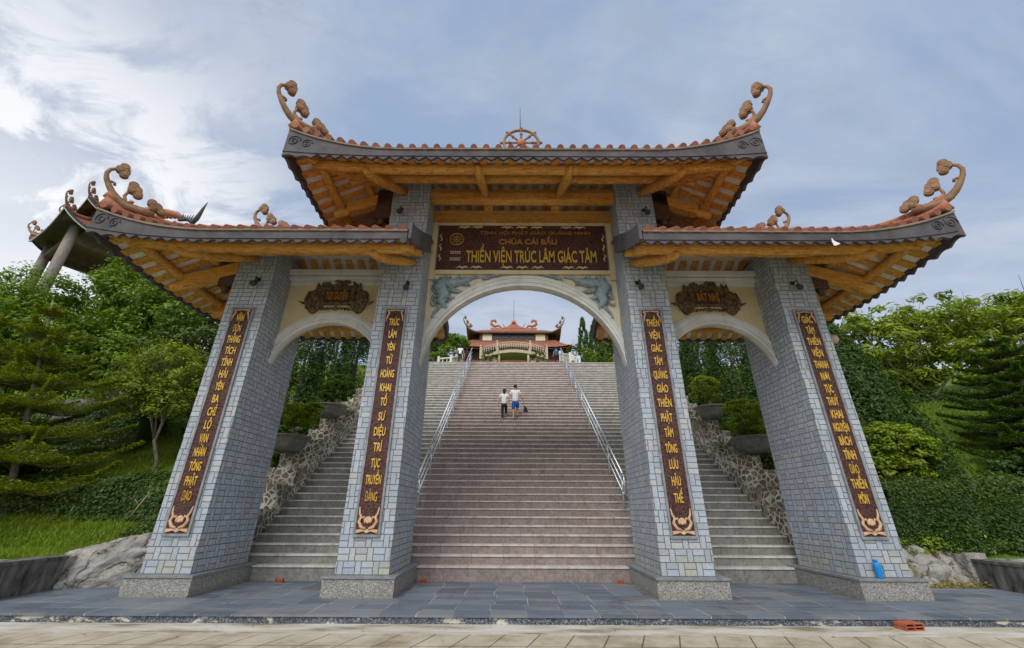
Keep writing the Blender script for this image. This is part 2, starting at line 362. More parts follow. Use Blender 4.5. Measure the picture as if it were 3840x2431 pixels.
# ------------------------------------------------------------------ mesh builder
class MB:
    def __init__(s): s.v = []; s.f = []; s.mi = []; s.sm = []
    def add(s, vs, fs, mi=0, smooth=False):
        o = len(s.v); s.v += [tuple(q) for q in vs]
        for f in fs: s.f.append(tuple(i+o for i in f)); s.mi.append(mi); s.sm.append(smooth)
        return s
    def box(s, x0, x1, y0, y1, z0, z1, mi=0):
        return s.add([(x0,y0,z0),(x1,y0,z0),(x1,y1,z0),(x0,y1,z0),(x0,y0,z1),(x1,y0,z1),(x1,y1,z1),(x0,y1,z1)],
                     [(0,3,2,1),(4,5,6,7),(0,1,5,4),(1,2,6,5),(2,3,7,6),(3,0,4,7)], mi)
    def obox(s, p, q, w, h, mi=0, roll=0.0):
        """bar from p to q, w wide, h tall"""
        p = Vector(p); q = Vector(q); d = (q-p).normalized()
        a = d.cross(Vector((0,0,1))); a = a.normalized() if a.length > 1e-4 else Vector((1,0,0)); b = a.cross(d)
        if roll: a, b = a*math.cos(roll)+b*math.sin(roll), b*math.cos(roll)-a*math.sin(roll)
        vs = [e+a*sx*w/2+b*sz*h/2 for e in (p, q) for sx, sz in ((-1,-1),(1,-1),(1,1),(-1,1))]
        return s.add(vs, [(0,3,2,1),(4,5,6,7),(0,1,5,4),(1,2,6,5),(2,3,7,6),(3,0,4,7)], mi)
    def tube(s, pts, r, n=8, mi=0, cap=True, sy=1.0, smooth=True, up=None):
        pts = [Vector(p) for p in pts]; k = len(pts)
        rs = r if isinstance(r, (list, tuple)) else [r]*k
        vs = []; prev = None
        for i, p in enumerate(pts):
            d = (pts[min(i+1,k-1)]-pts[max(i-1,0)]).normalized()
            ref = Vector(up) if up else (Vector((0,0,1)) if abs(d.z) < .95 else Vector((1,0,0)))
            if prev is not None and not up: ref = prev
            a = d.cross(ref); a = a.normalized() if a.length > 1e-5 else Vector((1,0,0)); b = a.cross(d); prev = b
            for j in range(n):
                an = 2*PI*j/n; vs.append(p+a*math.cos(an)*rs[i]*sy+b*math.sin(an)*rs[i])
        fs = [(i*n+j, i*n+(j+1)%n, (i+1)*n+(j+1)%n, (i+1)*n+j) for i in range(k-1) for j in range(n)]
        s.add(vs, fs, mi, smooth)
        if cap:
            s.add(vs[:n], [tuple(range(n))], mi); s.add(vs[-n:], [tuple(range(n-1,-1,-1))], mi)
        return s
    def lathe(s, c, prof, n=20, mi=0, smooth=True, capb=True, capt=False, sx=1., sy=1.):
        vs = [(c[0]+r*sx*math.cos(2*PI*j/n), c[1]+r*sy*math.sin(2*PI*j/n), c[2]+z) for r, z in prof for j in range(n)]
        k = len(prof); fs = [(i*n+j, i*n+(j+1)%n, (i+1)*n+(j+1)%n, (i+1)*n+j) for i in range(k-1) for j in range(n)]
        s.add(vs, fs, mi, smooth)
        if capb: s.add(vs[:n], [tuple(range(n-1,-1,-1))], mi)
        if capt: s.add(vs[-n:], [tuple(range(n))], mi)
        return s
    def prism(s, poly, mapf, d0, d1, mi=0):
        """poly: 2D outline ccw; mapf(u,v,d)->xyz"""
        n = len(poly); vs = [mapf(u, v, d0) for u, v in poly]+[mapf(u, v, d1) for u, v in poly]
        fs = [tuple(range(n)), tuple(range(2*n-1, n-1, -1))]+[(i, i+n, (i+1)%n+n, (i+1)%n) for i in range(n)]
        return s.add(vs, fs, mi)
    def ell(s, c, r, mi=0, nu=12, nv=8, jit=0., seed=0):
        rg = random.Random(seed); vs = []
        for i in range(nv+1):
            th = PI*i/nv
            for j in range(nu):
                ph = 2*PI*j/nu; k = 1+rg.uniform(-jit, jit)
                vs.append((c[0]+r[0]*k*math.sin(th)*math.cos(ph), c[1]+r[1]*k*math.sin(th)*math.sin(ph), c[2]+r[2]*k*math.cos(th)))
        fs = [(i*nu+j, (i+1)*nu+j, (i+1)*nu+(j+1)%nu, i*nu+(j+1)%nu) for i in range(nv) for j in range(nu)]
        return s.add(vs, fs, mi, True)
    def mesh(s, name, mats):
        me = bpy.data.meshes.new(name); me.from_pydata(s.v, [], s.f); me.update()
        for m_ in (mats if isinstance(mats, (list, tuple)) else [mats]): me.materials.append(m_)
        me.polygons.foreach_set('material_index', s.mi); me.polygons.foreach_set('use_smooth', s.sm)
        bm = bmesh.new(); bm.from_mesh(me); bmesh.ops.remove_doubles(bm, verts=bm.verts, dist=1e-5)
        bmesh.ops.recalc_face_normals(bm, faces=bm.faces); bm.to_mesh(me); bm.free()
        return me
    def obj(s, name, mats, parent=None, loc=None):
        o = bpy.data.objects.new(name, s.mesh(name, mats)); COL.objects.link(o)
        if loc: o.location = loc
        if parent: par(o, parent)
        return o
def par(o, p):
    o.parent = p; o.matrix_parent_inverse = Matrix.Translation(-wl(p))
def wl(p):
    return Vector(p.location) if p.parent is None else Vector((0, 0, 0))
def tag(o, label=None, cat=None, group=None, kind=None):
    if label: o['label'] = label
    if cat: o['category'] = cat
    if group: o['group'] = group
    if kind: o['kind'] = kind
    return o
def thing(name, label, cat, loc=(0,0,0), group=None):
    o = bpy.data.objects.new(name, None); COL.objects.link(o); o.location = loc; o.empty_display_size = .2
    return tag(o, label, cat, group)
# every mesh is written in world coordinates; par() keeps it there under its Empty
def copy_tree(o, loc, label=None, parent=None):
    c = o.copy(); COL.objects.link(c)
    if parent is None:
        c.location = loc
        if label: c['label'] = label
    else:
        c.parent = parent; c.matrix_parent_inverse = o.matrix_parent_inverse.copy()
    for ch in list(o.children): copy_tree(ch, None, None, c)
    return c
def smoothstep(x): x = max(0., min(1., x)); return x*x*(3-2*x)

# ------------------------------------------------------------------ lettering
def text_mesh(txt, w, h, depth, cx, y, cz, bold=.012, arc=0.):
    cu = bpy.data.curves.new('lettering', 'FONT'); cu.body = txt; cu.align_x = 'CENTER'; cu.extrude = .1; cu.offset = 0 if 'Đ' in txt else bold
    cu.resolution_u = 3
    ob = bpy.data.objects.new('tmp', cu); COL.objects.link(ob)
    dg = bpy.context.evaluated_depsgraph_get(); me = bpy.data.meshes.new_from_object(ob.evaluated_get(dg))
    bpy.data.objects.remove(ob); bpy.data.curves.remove(cu)
    n = len(me.vertices); a = np.zeros(n*3); me.vertices.foreach_get('co', a); a = a.reshape(-1, 3)
    fs = [tuple(p.vertices) for p in me.polygons]; bpy.data.meshes.remove(me)
    mn = a.min(0); mx = a.max(0)
    k = .70
    u = (a[:, 0]-(mn[0]+mx[0])/2)/(mx[0]-mn[0])*w
    # scale the height on the cap height (0 .. .7) so that accents do not shrink the letters
    v = a[:, 1]/k*h
    vs = [(cx+ui, y-(zi/.1)*depth/2, cz-h/2+vi-arc*(ui/(w/2))**2) for ui, vi, zi in zip(u, v, a[:, 2])]
    return vs, fs
def lettering(txt, w, h, depth, cx, y, cz, m_, parent, bold=.012, arc=0., name='lettering'):
    b = MB(); vs, fs = text_mesh(txt, w, h, depth, cx, y, cz, bold, arc); b.add(vs, fs); return b.obj(name, m_, parent)

# ================================================================== SETTING
Y0, Z0, TH, RH = 1.87, .325, .3135, .2125          # first nosing, tread depth, riser height
NST = 50
def stz(y): return Z0+(y-Y0)*RH/TH
ZT = Z0+RH*(NST-1); YT = Y0+TH*NST                  # head of the stairs

def struct(name, b, m_, kind='structure'):
    return tag(b.obj(name, m_), kind=kind)
struct('street', MB().box(-60, 60, -60, -2.02, -.45, -.135), M['pavers'])
struct('gutter_path', MB().box(-60, 60, -2.02, -1.44, -.45, -.131), M['gutter'])
b = MB(); b.box(-60, 60, -1.44, 2.4, -.5, -.035, 1); b.box(-60, 60, -1.47, 2.4, -.035, 0, 0)
struct('pavement', b, [M['floor'], M['edge']])

def hz(x, y):
    ax = abs(x)
    sl = .53 if x < 0 else .53+.22*smoothstep((x-8.5)/2)*smoothstep((16-y)/5)
    s = .62+sl*(y-2.2) if y > 2.2 else .55+.03*(y-2.2)
    s = max(s, .45)
    if y > 17: s = min(.62+.53*14.8+.36*(y-17), 60)
    if y > 75: s = min(s, .62+.53*14.8+.36*58+.05*(y-75))
    # the cut of the stairs
    k = smoothstep((ax-7.6)/2.2)
    inner = min(stz(max(y, 1.0))-.35, ZT-.15+max(0, (y-22)*.344)) if y > 2 else -.4
    if y > 17: inner = 10.45+max(0, y-19.5)*.344
    if y > 17: s = max(s, inner-1) ; s = inner+(s-inner)*smoothstep((ax-9)/12)
    n = .22*math.sin(x*.9+y*.4)+.16*math.sin(y*1.3-x*.5)
    return inner*(1-k)+(s+n*min(1, max(0, y-2.5)/3))*k if y <= 17 else s+n*smoothstep((ax-9)/5)
def terrain(x0, x1, y0, y1, nx, ny, name):
    b = MB(); vs = []; 
    for j in range(ny+1):
        y = y0+(y1-y0)*(j/ny)**1.5
        for i in range(nx+1):
            x = x0+(x1-x0)*i/nx
            vs.append((x, y, hz(x, y)))
    fs = [(j*(nx+1)+i, j*(nx+1)+i+1, (j+1)*(nx+1)+i+1, (j+1)*(nx+1)+i) for j in range(ny) for i in range(nx)]
    b.add(vs, fs, 0, True); return struct(name, b, M['lawn'])
terrain(-70, -9.95, .55, 17.2, 80, 40, 'hillside')
terrain(-9.95, -8.02, 2.35, 17.2, 6, 40, 'hillside')
terrain(10.5, 70, 1.35, 17.2, 80, 40, 'hillside')
terrain(8.02, 10.5, 2.35, 17.2, 6, 40, 'hillside')
terrain(-140, 140, 17.15, 200, 120, 60, 'hill')
# far ground to the horizon
b = MB()
for (x0, x1, y0, y1, z) in ((-1500, -60, -1500, 1500, -.6), (60, 1500, -1500, 1500, -.6), (-60, 60, -1500, -60, -.6), (-60, 60, 200, 1500, -.6)):
    b.add([(x0,y0,z),(x1,y0,z),(x1,y1,z),(x0,y1,z)], [(0,1,2,3)])
struct('ground', b, M['gutter'])
struct('terrace', MB().box(-7.05, 7.05, YT-.02, 21.0, 9.9, ZT), M['grey'])

# ------------------------------------------------------------------ staircase
def flight(x0, x1):
    b = MB()
    for k in range(NST):
        y = Y0+TH*k+random.Random(k).uniform(-.004, .004); z = Z0+RH*k; zp = z-RH if k else 0.0
        y2 = Y0+TH*(k+1)
        # riser (recessed 3 cm), underside of nosing, nosing face, tread
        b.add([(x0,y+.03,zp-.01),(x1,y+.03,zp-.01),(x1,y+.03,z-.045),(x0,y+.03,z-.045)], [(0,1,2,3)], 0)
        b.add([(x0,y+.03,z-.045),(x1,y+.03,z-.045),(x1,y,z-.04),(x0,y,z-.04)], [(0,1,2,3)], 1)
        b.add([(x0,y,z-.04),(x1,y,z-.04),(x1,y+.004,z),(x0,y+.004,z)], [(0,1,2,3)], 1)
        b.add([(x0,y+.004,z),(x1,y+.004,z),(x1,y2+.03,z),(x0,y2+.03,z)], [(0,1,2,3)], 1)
    return b
st = thing('staircase', 'long stone staircase climbing behind the gate, pink in the middle, grey at the sides', 'staircase', (0, Y0, 0))
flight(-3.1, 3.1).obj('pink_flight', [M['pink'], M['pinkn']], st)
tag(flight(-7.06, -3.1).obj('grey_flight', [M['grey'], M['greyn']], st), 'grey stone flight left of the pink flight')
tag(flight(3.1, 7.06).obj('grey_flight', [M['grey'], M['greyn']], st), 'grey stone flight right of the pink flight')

# stepped rubble walls beside the stairs
def side_wall(sg, label):
    b = MB()
    x0, x1 = (7.06, 8.1) if sg > 0 else (-8.1, -7.06)
    K = 19
    b.box(x0, x1, 2.45, 3.42, 0, 1.55)
    for k in range(K):
        ya = 3.42+.8*k; top = 2.21+.542*k
        b.box(x0, x1, ya, ya+.8 if k < K-1 else ya+1.2, max(0, top-2.2), top)
    b.box(x0, x1, 1.9, 2.45, 0, .95)
    return tag(b.obj('stone_wall', M['rubble']), label, 'wall', group='stepped rubble walls beside the stairs')
side_wall(-1, 'stepped rubble wall with pale joints along the left side of the stairs')
side_wall(1, 'stepped rubble wall with pale joints along the right side of the stairs')

# handrails
def handrail(x, label):
    t_ = thing('handrail', label, 'handrail', (x, 3.9, stz(3.9)), 'steel handrails on the stairs')
    ya, yb = 3.85, 17.6
    def at(y, h): return (x, y, stz(y)+h)
    MB().tube([at(ya, .92), at(yb, .92)], .032, 8).obj('top_rail', M['steel'], t_)
    MB().tube([at(ya, .60), at(yb, .60)], .022, 8).obj('middle_rail', M['steel'], t_)
    MB().tube([at(ya, .30), at(yb, .30)], .022, 8).obj('lower_rail', M['steel'], t_)
    MB().tube([at(ya, .92), (x, ya-.12, stz(ya)+.80), (x, ya-.12, stz(ya)+.42), at(ya, .30)], .03, 8).obj('end_loop', M['steel'], t_)
    y = ya+.15
    while y < yb:
        MB().tube([(x, y, stz(y)-.12), (x, y, stz(y)+.92)], .026, 8).obj('post', M['steel'], t_); y += 1.56
handrail(-3.1, 'shiny steel handrail left of the two climbing people')
handrail(3.1, 'shiny steel handrail right of the two climbing people')

# ================================================================== GATE
XI, XO, WI, WO, DP = 3.26, 7.177, .54, .503, 1.96
gate = thing('gate', 'big temple gate with three arches, grey slate pillars and upturned terracotta roofs', 'gate', (0, .98, 0))
for sx, hw, top in ((-XO, WO, 8.15), (-XI, WI, 10.75), (XI, WI, 10.75), (XO, WO, 8.15)):
    p = MB().box(sx-hw, sx+hw, 0, DP, .36, top).obj('pillar', M['pillar'], gate)
    e = .184
    b = MB(); b.box(sx-hw-e+.02, sx+hw+e-.02, -.15, DP+.16, 0, .325); b.obj('plinth', M['granite'], p)
    b = MB(); b.box(sx-hw-e, sx+hw+e, -.178, DP+.18, .325, .367); b.obj('plinth_cap', M['slab'], p)

def arc_pts(xc, hw, zc, rad, n=28):
    a0 = math.asin(min(1, hw/rad)); return [(xc+rad*math.sin(a), zc+rad*math.cos(a)) for a in [(-a0+2*a0*i/n) for i in range(n+1)]]
def arch_wall(xc, hw, zc_i, r_i, zc_o, r_o, ztop, yw0, yw1, m_, name, label):
    # wall: region above the arch opening, as strips
    n = 28
    inner = arc_pts(xc, hw, zc_i, r_i+.01, n)
    inner = [(max(xc-hw, min(xc+hw, u)), v) for u, v in inner]
    b = MB()
    vs = []
    for (u, v) in inner:
        vs += [(u, yw0, v), (u, yw0, ztop), (u, yw1, v), (u, yw1, ztop)]
    fs = []
    for i in range(n):
        a, c = 4*i, 4*(i+1)
        fs += [(a, c, c+1, a+1), (a+2, a+3, c+3, c+2), (a, a+2, c+2, c), (a+1, c+1, c+3, a+3)]
    b.add(vs, fs); b.add(vs[:4], [(0, 1, 3, 2)]); b.add(vs[-4:], [(0, 2, 3, 1)])
    w = b.obj(name, m_, gate)
    if label: w['label'] = label
    # stepped moulding on the front and back face
    bands = [(0.0, .14, .15), (.14, .34, .10), (.34, .42, .125), (.42, .72, .075), (.72, .80, .10), (.80, 1.0, .05)]
    for y0, sg in ((yw0, -1),):
        mb = MB()
        ii = arc_pts(xc, hw-.003, zc_i, r_i, n); oo = arc_pts(xc, hw-.003, zc_o, r_o, n)
        for f0, f1, pr_ in bands:
            vs = []
            for (u0, v0), (u1, v1) in zip(ii, oo):
                for f in (f0, f1):
                    u = u0+(u1-u0)*f; v = v0+(v1-v0)*f
                    vs += [(u, y0+sg*.003 if False else y0, v), (u, y0+sg*pr_, v)]
            fs = []
            for i in range(n):
                a, c = 4*i, 4*(i+1)
                fs += [(a+1, c+1, c+3, a+3), (a, c, c+1, a+1), (a+2, a+3, c+3, c+2)]
            fs += [(0, 1, 3, 2), (4*n, 4*n+2, 4*n+3, 4*n+1)]
            mb.add(vs, fs)
        mb.obj('arch_moulding', M['mould'], w)
    return w
cw = arch_wall(0, 2.72, 4.637, 2.743, 4.82, 2.95, 9.62, .87, 1.02, M['plaster2'], 'arch_wall', 'wide central arch wall carrying the name board')
lw = arch_wall(-5.237, 1.437, 4.73, 1.47, 4.70, 1.86, 7.62, .87, .965, M['plaster'], 'arch_wall', 'narrow arch wall on the left')
rw = arch_wall(5.237, 1.437, 4.73, 1.47, 4.70, 1.86, 7.62, .87, .965, M['plaster'], 'arch_wall', 'narrow arch wall on the right')
for xc, w in ((-5.237, lw), (5.237, rw)):
    b = MB(); h = 1.434
    for yf, sg in ((.87, -1), (.965, 1)):
        for z0, z1, pr_ in ((7.44, 7.52, .05), (7.52, 7.56, .02), (7.56, 7.65, .15), (7.65, 7.70, .08), (7.70, 7.83, .24)):
            b.box(xc-h, xc+h, min(yf, yf+sg*pr_), max(yf, yf+sg*pr_), z0, z1)
    b.box(xc-h, xc+h, .872, .963, 7.62, 7.83)
    b.obj('cornice', M['mould'], w)
b = MB()      # yellow frame round the name board
for x0, x1 in ((-2.717, -2.56), (2.56, 2.717)): b.box(x0, x1, .80, .868, 7.62, 9.62)
b.box(-2.56, 2.56, .79, .868, 7.80, 7.93)
b.box(-2.56, 2.56, .80, .868, 9.53, 9.62)
b.obj('board_frame', M['plaster'], cw)

# blue-grey dragon relief in the spandrels, vine along the crown
def relief():
    b = MB(); rg = random.Random(5)
    for sg in (-1, 1):
        def P3(x, z, y=.845): return (sg*x, y, z)
        b.tube([P3(2.25, 7.62), P3(2.36, 7.35), P3(2.22, 7.12), P3(2.30, 6.92), P3(2.15, 6.72), P3(2.02, 6.95)], [.17, .21, .19, .15, .10, .06], 8)
        b.tube([P3(2.32, 7.52), P3(2.0, 7.50), P3(1.72, 7.56), P3(1.42, 7.70), P3(1.2, 7.72)], [.15, .15, .10, .05, .025], 8)
        b.tube([P3(2.1, 7.32), P3(1.86, 7.25), P3(1.68, 7.22)], [.11, .07, .02], 7)
        b.tube([P3(2.1, 7.1), P3(1.98, 7.0), P3(1.86, 7.05)], [.08, .06, .02], 7)
        # tail running down to the springing
        b.tube([P3(2.22, 6.85), P3(2.33, 6.72), P3(2.46, 6.58), P3(2.5, 6.44), P3(2.42, 6.38), P3(2.36, 6.44)], [.07, .05, .04, .04, .035, .025], 7)
        for i in range(90):
            a = rg.random(); 
            if a < .6: x = 2.25+rg.uniform(-.25, .26); z = rg.uniform(6.8, 7.66)
            else: x = rg.uniform(1.5, 2.2); z = 7.56+rg.uniform(-.14, .12)
            an = rg.uniform(-.6, .9)
            b.tube([P3(x, z, .84), P3(x+.09*math.cos(an), z+.09*math.sin(an), .80), P3(x+.16*math.cos(an+.5), z+.15*math.sin(an+.5), .82)], [.035, .028, .006], 5)
        for i in range(7):
            x = 1.05-.15*i; zc = 4.795+math.sqrt(3.02**2-x*x)+.03
            b.tube([P3(x+.12, zc-.02), P3(x, zc+.04), P3(x-.1, zc)], [.02, .05, .02], 6)
            for q in range(5):
                an = rg.uniform(.3, 2.8); b.tube([P3(x, zc, .85), P3(x+.13*math.cos(an), zc+.12*math.sin(an), .81)], [.032, .006], 5)
    return b
relief().obj('dragon_relief', M['relief'], cw)

# ------------------------------------------------------------------ roofs
def scroll(tipx, tipy, dxs, dys, zb, k=1.0, base=True):
    """cloud scroll in the vertical plane through the corner; s runs inwards along (dxs,dys)"""
    L = math.hypot(dxs, dys); ux, uy = dxs/L, dys/L; nx, ny = -uy, ux
    def P(s, z, n=0): return (tipx+ux*s*k+nx*n, tipy+uy*s*k+ny*n, zb+z*k)
    b = MB()
    main = [(.62, .04), (.30, .0), (.10, .0), (-.06, .07), (-.19, .18), (-.31, .34), (-.41, .52), (-.45, .68), (-.42, .80), (-.34, .875), (-.26, .88)]
    b.tube([P(s, z) for s, z in main], [x*k for x in (.085, .09, .088, .078, .066, .057, .050, .045, .041, .038, .034)], 8)
    b.tube([P(s, z+.09) for s, z in main[:8]], [x*k for x in (.034, .034, .034, .03, .026, .024, .018, .01)], 6)
    b.tube([P(-.37, .42), P(-.31, .50), P(-.25, .485), P(-.235, .43)], [.034*k, .034*k, .032*k, .03*k], 7)
    def cloud(cs, cz, ang, L_, W_):
        ca, sa = math.cos(ang), math.sin(ang)
        # three or four rounded lobes, each a thick disc with a raised rim
        for q, (lu, lv, lr) in enumerate(((0, 0, .70), (.50, -.06, .54), (-.52, -.06, .50), (.03, .42, .50))):
            uu_, vv_, rr = lu*L_, lv*W_, lr*(L_+W_)*.5
            c_ = (cs+uu_*ca-vv_*sa, cz+uu_*sa+vv_*ca); th = (.050+.007*q)*k
            pts = [(c_[0]+rr*math.cos(2*PI*i/14), c_[1]+rr*math.sin(2*PI*i/14)) for i in range(14)]
            b.prism(pts, lambda u, v, d: P(u, v, d), -th, th)
            b.prism([(c_[0]+(u-c_[0])*.6, c_[1]+(v-c_[1])*.6) for u, v in pts], lambda u, v, d: P(u, v, d), -th-.018*k, th+.018*k)
    cloud(-.20, .90, 1.75, .20, .15)
    b.tube([P(.16, .03), P(.05, .12), P(-.005, .25), (P(.02, .38)), P(.06, .43)], [.05*k, .04*k, .035*k, .032*k, .03*k], 7)
    b.tube([P(.11, .10), P(.15, .17), P(.19, .16)], [.045*k, .04*k, .035*k], 6)
    cloud(.13, .50, 2.15, .24, .135)
    b.tube([P(.42, .02), P(.5, .14), P(.56, .2)], [.09*k, .07*k, .05*k], 6)
    cloud(.60, .25, 2.55, .25, .115)
    return b

def tongue(b, p, q, w, h):
    """carved beam end: root p, rounded nose q"""
    p = Vector(p); q = Vector(q); pts = []; rs = []
    for f, r in ((0, .80), (.25, .86), (.5, .95), (.72, 1.0), (.86, .93), (.95, .68), (1.0, .25)):
        pt = p.lerp(q, f); pt.z += .10*math.sin(f*PI)*(-.6); pts.append(pt); rs.append(r*h/2)
    b.tube(pts, rs, 10, sy=w/h)

class Roof:
    """hipped roof over x0..x1, y0..y1; sides in `hips` are hipped and turned up, the others end against a pillar"""
    def __init__(s, x0, x1, zf, ridge, hips, lift_t, lift_b, name, label):
        s.x0, s.x1, s.zf, s.rx, s.hips = x0, x1, zf, ridge, hips
        s.y0 = -1.98 if zf < 8 else -2.10; s.y1 = 1.96-s.y0; s.yc = .98
        s.lt, s.lb = lift_t, lift_b
        s.name, s.label = name, label
        s.LX = 2.9
    def lift(s, x, y):
        sy = max(0, abs(y-s.yc)/(s.y1-s.yc)); sx = 0
        if 'L' in s.hips: sx = max(sx, 1-(x-s.x0)/s.LX)
        if 'R' in s.hips: sx = max(sx, 1-(s.x1-x)/s.LX)
        sx = max(0, min(1.03, sx)); return (sx**2.1)*(min(1.03, sy)**2.2)
    def top(s, x, y):
        dy = min(y-s.y0, s.y1-y); d = dy*.586
        if 'L' in s.hips: d = min(d, (x-s.x0)*.80)
        if 'R' in s.hips: d = min(d, (s.x1-x)*.80)
        return s.zf+.34+max(d, -.05)+s.lt*s.lift(x, y)
    def under(s, x, y):
        dy = min(y-s.y0, s.y1-y); d = dy*.55
        if 'L' in s.hips: d = min(d, (x-s.x0)*.55)
        if 'R' in s.hips: d = min(d, (s.x1-x)*.55)
        return s.zf+.10+max(0, d)+(s.lt*.62)*s.lift(x, y)
    def build(s, gate, soff, plain_ends=()):
        x0, x1, y0, y1 = s.x0, s.x1, s.y0, s.y1
        # body: soffit boards + upper deck as one closed shell
        b = MB(); nx, ny = int((x1-x0)/.2), 40
        for fn, mi in ((s.under, 0), (lambda x, y: s.top(x, y)-.02, 1)):
            vs = [(x0+.02+(x1-x0-.04)*i/nx, y0+.02+(y1-y0-.04)*j/ny, 0) for j in range(ny+1) for i in range(nx+1)]
            vs = [(x, y, fn(x, y)) for x, y, _ in vs]
            b.add(vs, [(j*(nx+1)+i, j*(nx+1)+i+1, (j+1)*(nx+1)+i+1, (j+1)*(nx+1)+i) for j in range(ny) for i in range(nx)], mi, mi == 0)
        roof = b.obj('roof', [soff, M['tile']], gate); roof['label'] = s.label
        # rafters
        b = MB(); sp = .36
        def strip(pts, w=.185, h=.05):
            if len(pts) < 2: return
            for a, c in zip(pts, pts[1:]): b.obox(a, c, w, h)
        xr = x0+.18
        while xr < x1-.1:
            lim = 9
            if 'L' in s.hips: lim = min(lim, xr-x0)
            if 'R' in s.hips: lim = min(lim, x1-xr)
            lim = min(lim, 2.75)
            for sg in (0, 1):
                pts = []
                for i in range(7):
                    d = .04+(lim-.04)*i/6; y = y0+d if sg == 0 else y1-d
                    pts.append((xr, y, s.under(xr, y)-.035))
                if lim > .2: strip(pts)
            xr += sp
        for side, xe, sgx in (('L', x0, 1), ('R', x1, -1)):
            if side not in s.hips: continue
            yr = y0+.18
            while yr < y1-.1:
                lim = min(yr-y0, y1-yr, 2.75)
                pts = [(xe+sgx*(.04+(lim-.04)*i/6), yr) for i in range(7)]
                if lim > .2: strip([(x, y, s.under(x, y)-.036) for x, y in pts])
                yr += sp
        tag(b.obj('soffit_rafters', M['wood'], roof), kind='stuff')
        # eave purlins
        def under_line(pts, drop): return [(x, y, s.under(x, y)-drop) for x, y in pts]
        for d, rad in ((.62, .135), (1.45, .12)):
            for yy in (y0+d, y1-d):
                xa = x0+(d*.75 if 'L' in s.hips else .02); xb = x1-(d*.75 if 'R' in s.hips else .02)
                pts = [(xa+(xb-xa)*i/24, yy) for i in range(25)]
                MB().tube(under_line(pts, .07+rad*.75), rad, 10).obj('purlin', M['wood'], roof)
            for side, xe, sgx in (('L', x0, 1), ('R', x1, -1)):
                if side in s.hips:
                    pts = [(xe+sgx*d, y0+d*.8+(y1-y0-2*d*.8)*i/16) for i in range(17)]
                    MB().tube(under_line(pts, .07+rad*.7), rad*.85, 8).obj('purlin', M['wood'], roof)
        # hip rafters from the pillar corners to the roof corners
        for side, xe, sgx in (('L', x0, 1), ('R', x1, -1)):
            if side in s.hips:
                for yy, sgy in ((y0, 1), (y1, -1)):
                    pts = [(xe+sgx*d, yy+sgy*d) for d in (.28, .5, .8, 1.2, 1.6, 2.0, 2.35)]
                    b = MB(); P3 = under_line(pts, .16); b.tube(P3, [.07, .12, .15, .16, .165, .165, .165], 8, sy=.8)
                    b.obj('hip_rafter', M['wood'], roof)
        # fascia with toothed lower edge
        def fascia(pts, nrm, ends, name='fascia'):
            """pts: (x,y) samples along the eave; nrm outward"""
            b = MB(); vs = []; n = len(pts); acc = 0; top = []
            for i, (x, y) in enumerate(pts):
                if i: acc += math.hypot(x-pts[i-1][0], y-pts[i-1][1])
                L = s.lift(x, y); ph = (acc/.29) % 1
                tooth = .055*abs(2*ph-1)*2
                dc = min(abs(x-x0) if 'L' in s.hips else 9, abs(x-x1) if 'R' in s.hips else 9)
                dyc = min(abs(y-y0), abs(y-y1)); dd = max(dc, dyc)
                if dd < .75:
                    q = dd/.75; tooth = -.04+.07*abs(math.sin(q*PI*2.0))
                zt = s.zf+.285+s.lt*L*.84; zb = s.zf-.03+tooth+s.lb*L
                for off in (0, -.07): vs += [(x+nrm[0]*off, y+nrm[1]*off, zb), (x+nrm[0]*off, y+nrm[1]*off, zt)]
                top.append((x, y, zt))
            fs = []
            for i in range(n-1):
                a, c = 4*i, 4*(i+1)
                fs += [(a, c, c+1, a+1), (a+2, a+3, c+3, c+2), (a, a+2, c+2, c), (a+1, c+1, c+3, a+3)]
            fs += [(0, 1, 3, 2), (4*n-4, 4*n-2, 4*n-1, 4*n-3)]
            b.add(vs, fs)
            # thin raised line above the teeth
            b.tube([(x+nrm[0]*.012, y+nrm[1]*.012, s.zf+.085+s.lb*s.lift(x, y)) for x, y in pts[::3]], .012, 5)
            f = b.obj(name, M['fascia'], roof)
            lb_ = MB()
            lb_.add([v for x, y, z in top for v in ((x+nrm[0]*.035, y+nrm[1]*.035, z+.001), (x+nrm[0]*.035, y+nrm[1]*.035, z+.05), (x-nrm[0]*.1, y-nrm[1]*.1, z+.06), (x-nrm[0]*.1, y-nrm[1]*.1, z+.001))],
                    [q for i in range(n-1) for q in ((4*i, 4*i+4, 4*i+5, 4*i+1), (4*i+1, 4*i+5, 4*i+6, 4*i+2), (4*i, 4*i+3, 4*i+7, 4*i+4))])
            lb_.obj('drip_edge', M['lip'], roof)
        def seg(p, q, st_=.0725):
            n = max(2, int(math.dist(p, q)/st_)); return [(p[0]+(q[0]-p[0])*i/n, p[1]+(q[1]-p[1])*i/n) for i in range(n+1)]
        fascia(seg((x0+.002, y0), (x1-.002, y0)), (0, -1), None)
        fascia(seg((x0+.002, y1), (x1-.002, y1)), (0, 1), None)
        if 'L' in s.hips: fascia(seg((x0, y0+.073), (x0, y1-.073)), (-1, 0), None)
        if 'R' in s.hips: fascia(seg((x1, y0+.073), (x1, y1-.073)), (1, 0), None)
        # spiral relief on the fascia next to the turned-up corners
        for side, xe, sgx in (('L', x0, 1), ('R', x1, -1)):
            if side in s.hips:
                b = MB()
                for cx_, hf in ((.20, .17), (.54, .14)):
                    x = xe+sgx*cx_; L = s.lift(x, y0); zc = (s.zf+.30+s.lt*L+s.zf+.04+s.lb*L)/2
                    pts = []
                    for i in range(22):
                        a = i*.55; r = hf*(1-i/24); pts.append((x+r*math.cos(a), y0-.012, zc+r*math.sin(a)))
                    b.tube(pts, .014, 5)
                b.obj('spiral_relief', M['fascia'], roof)
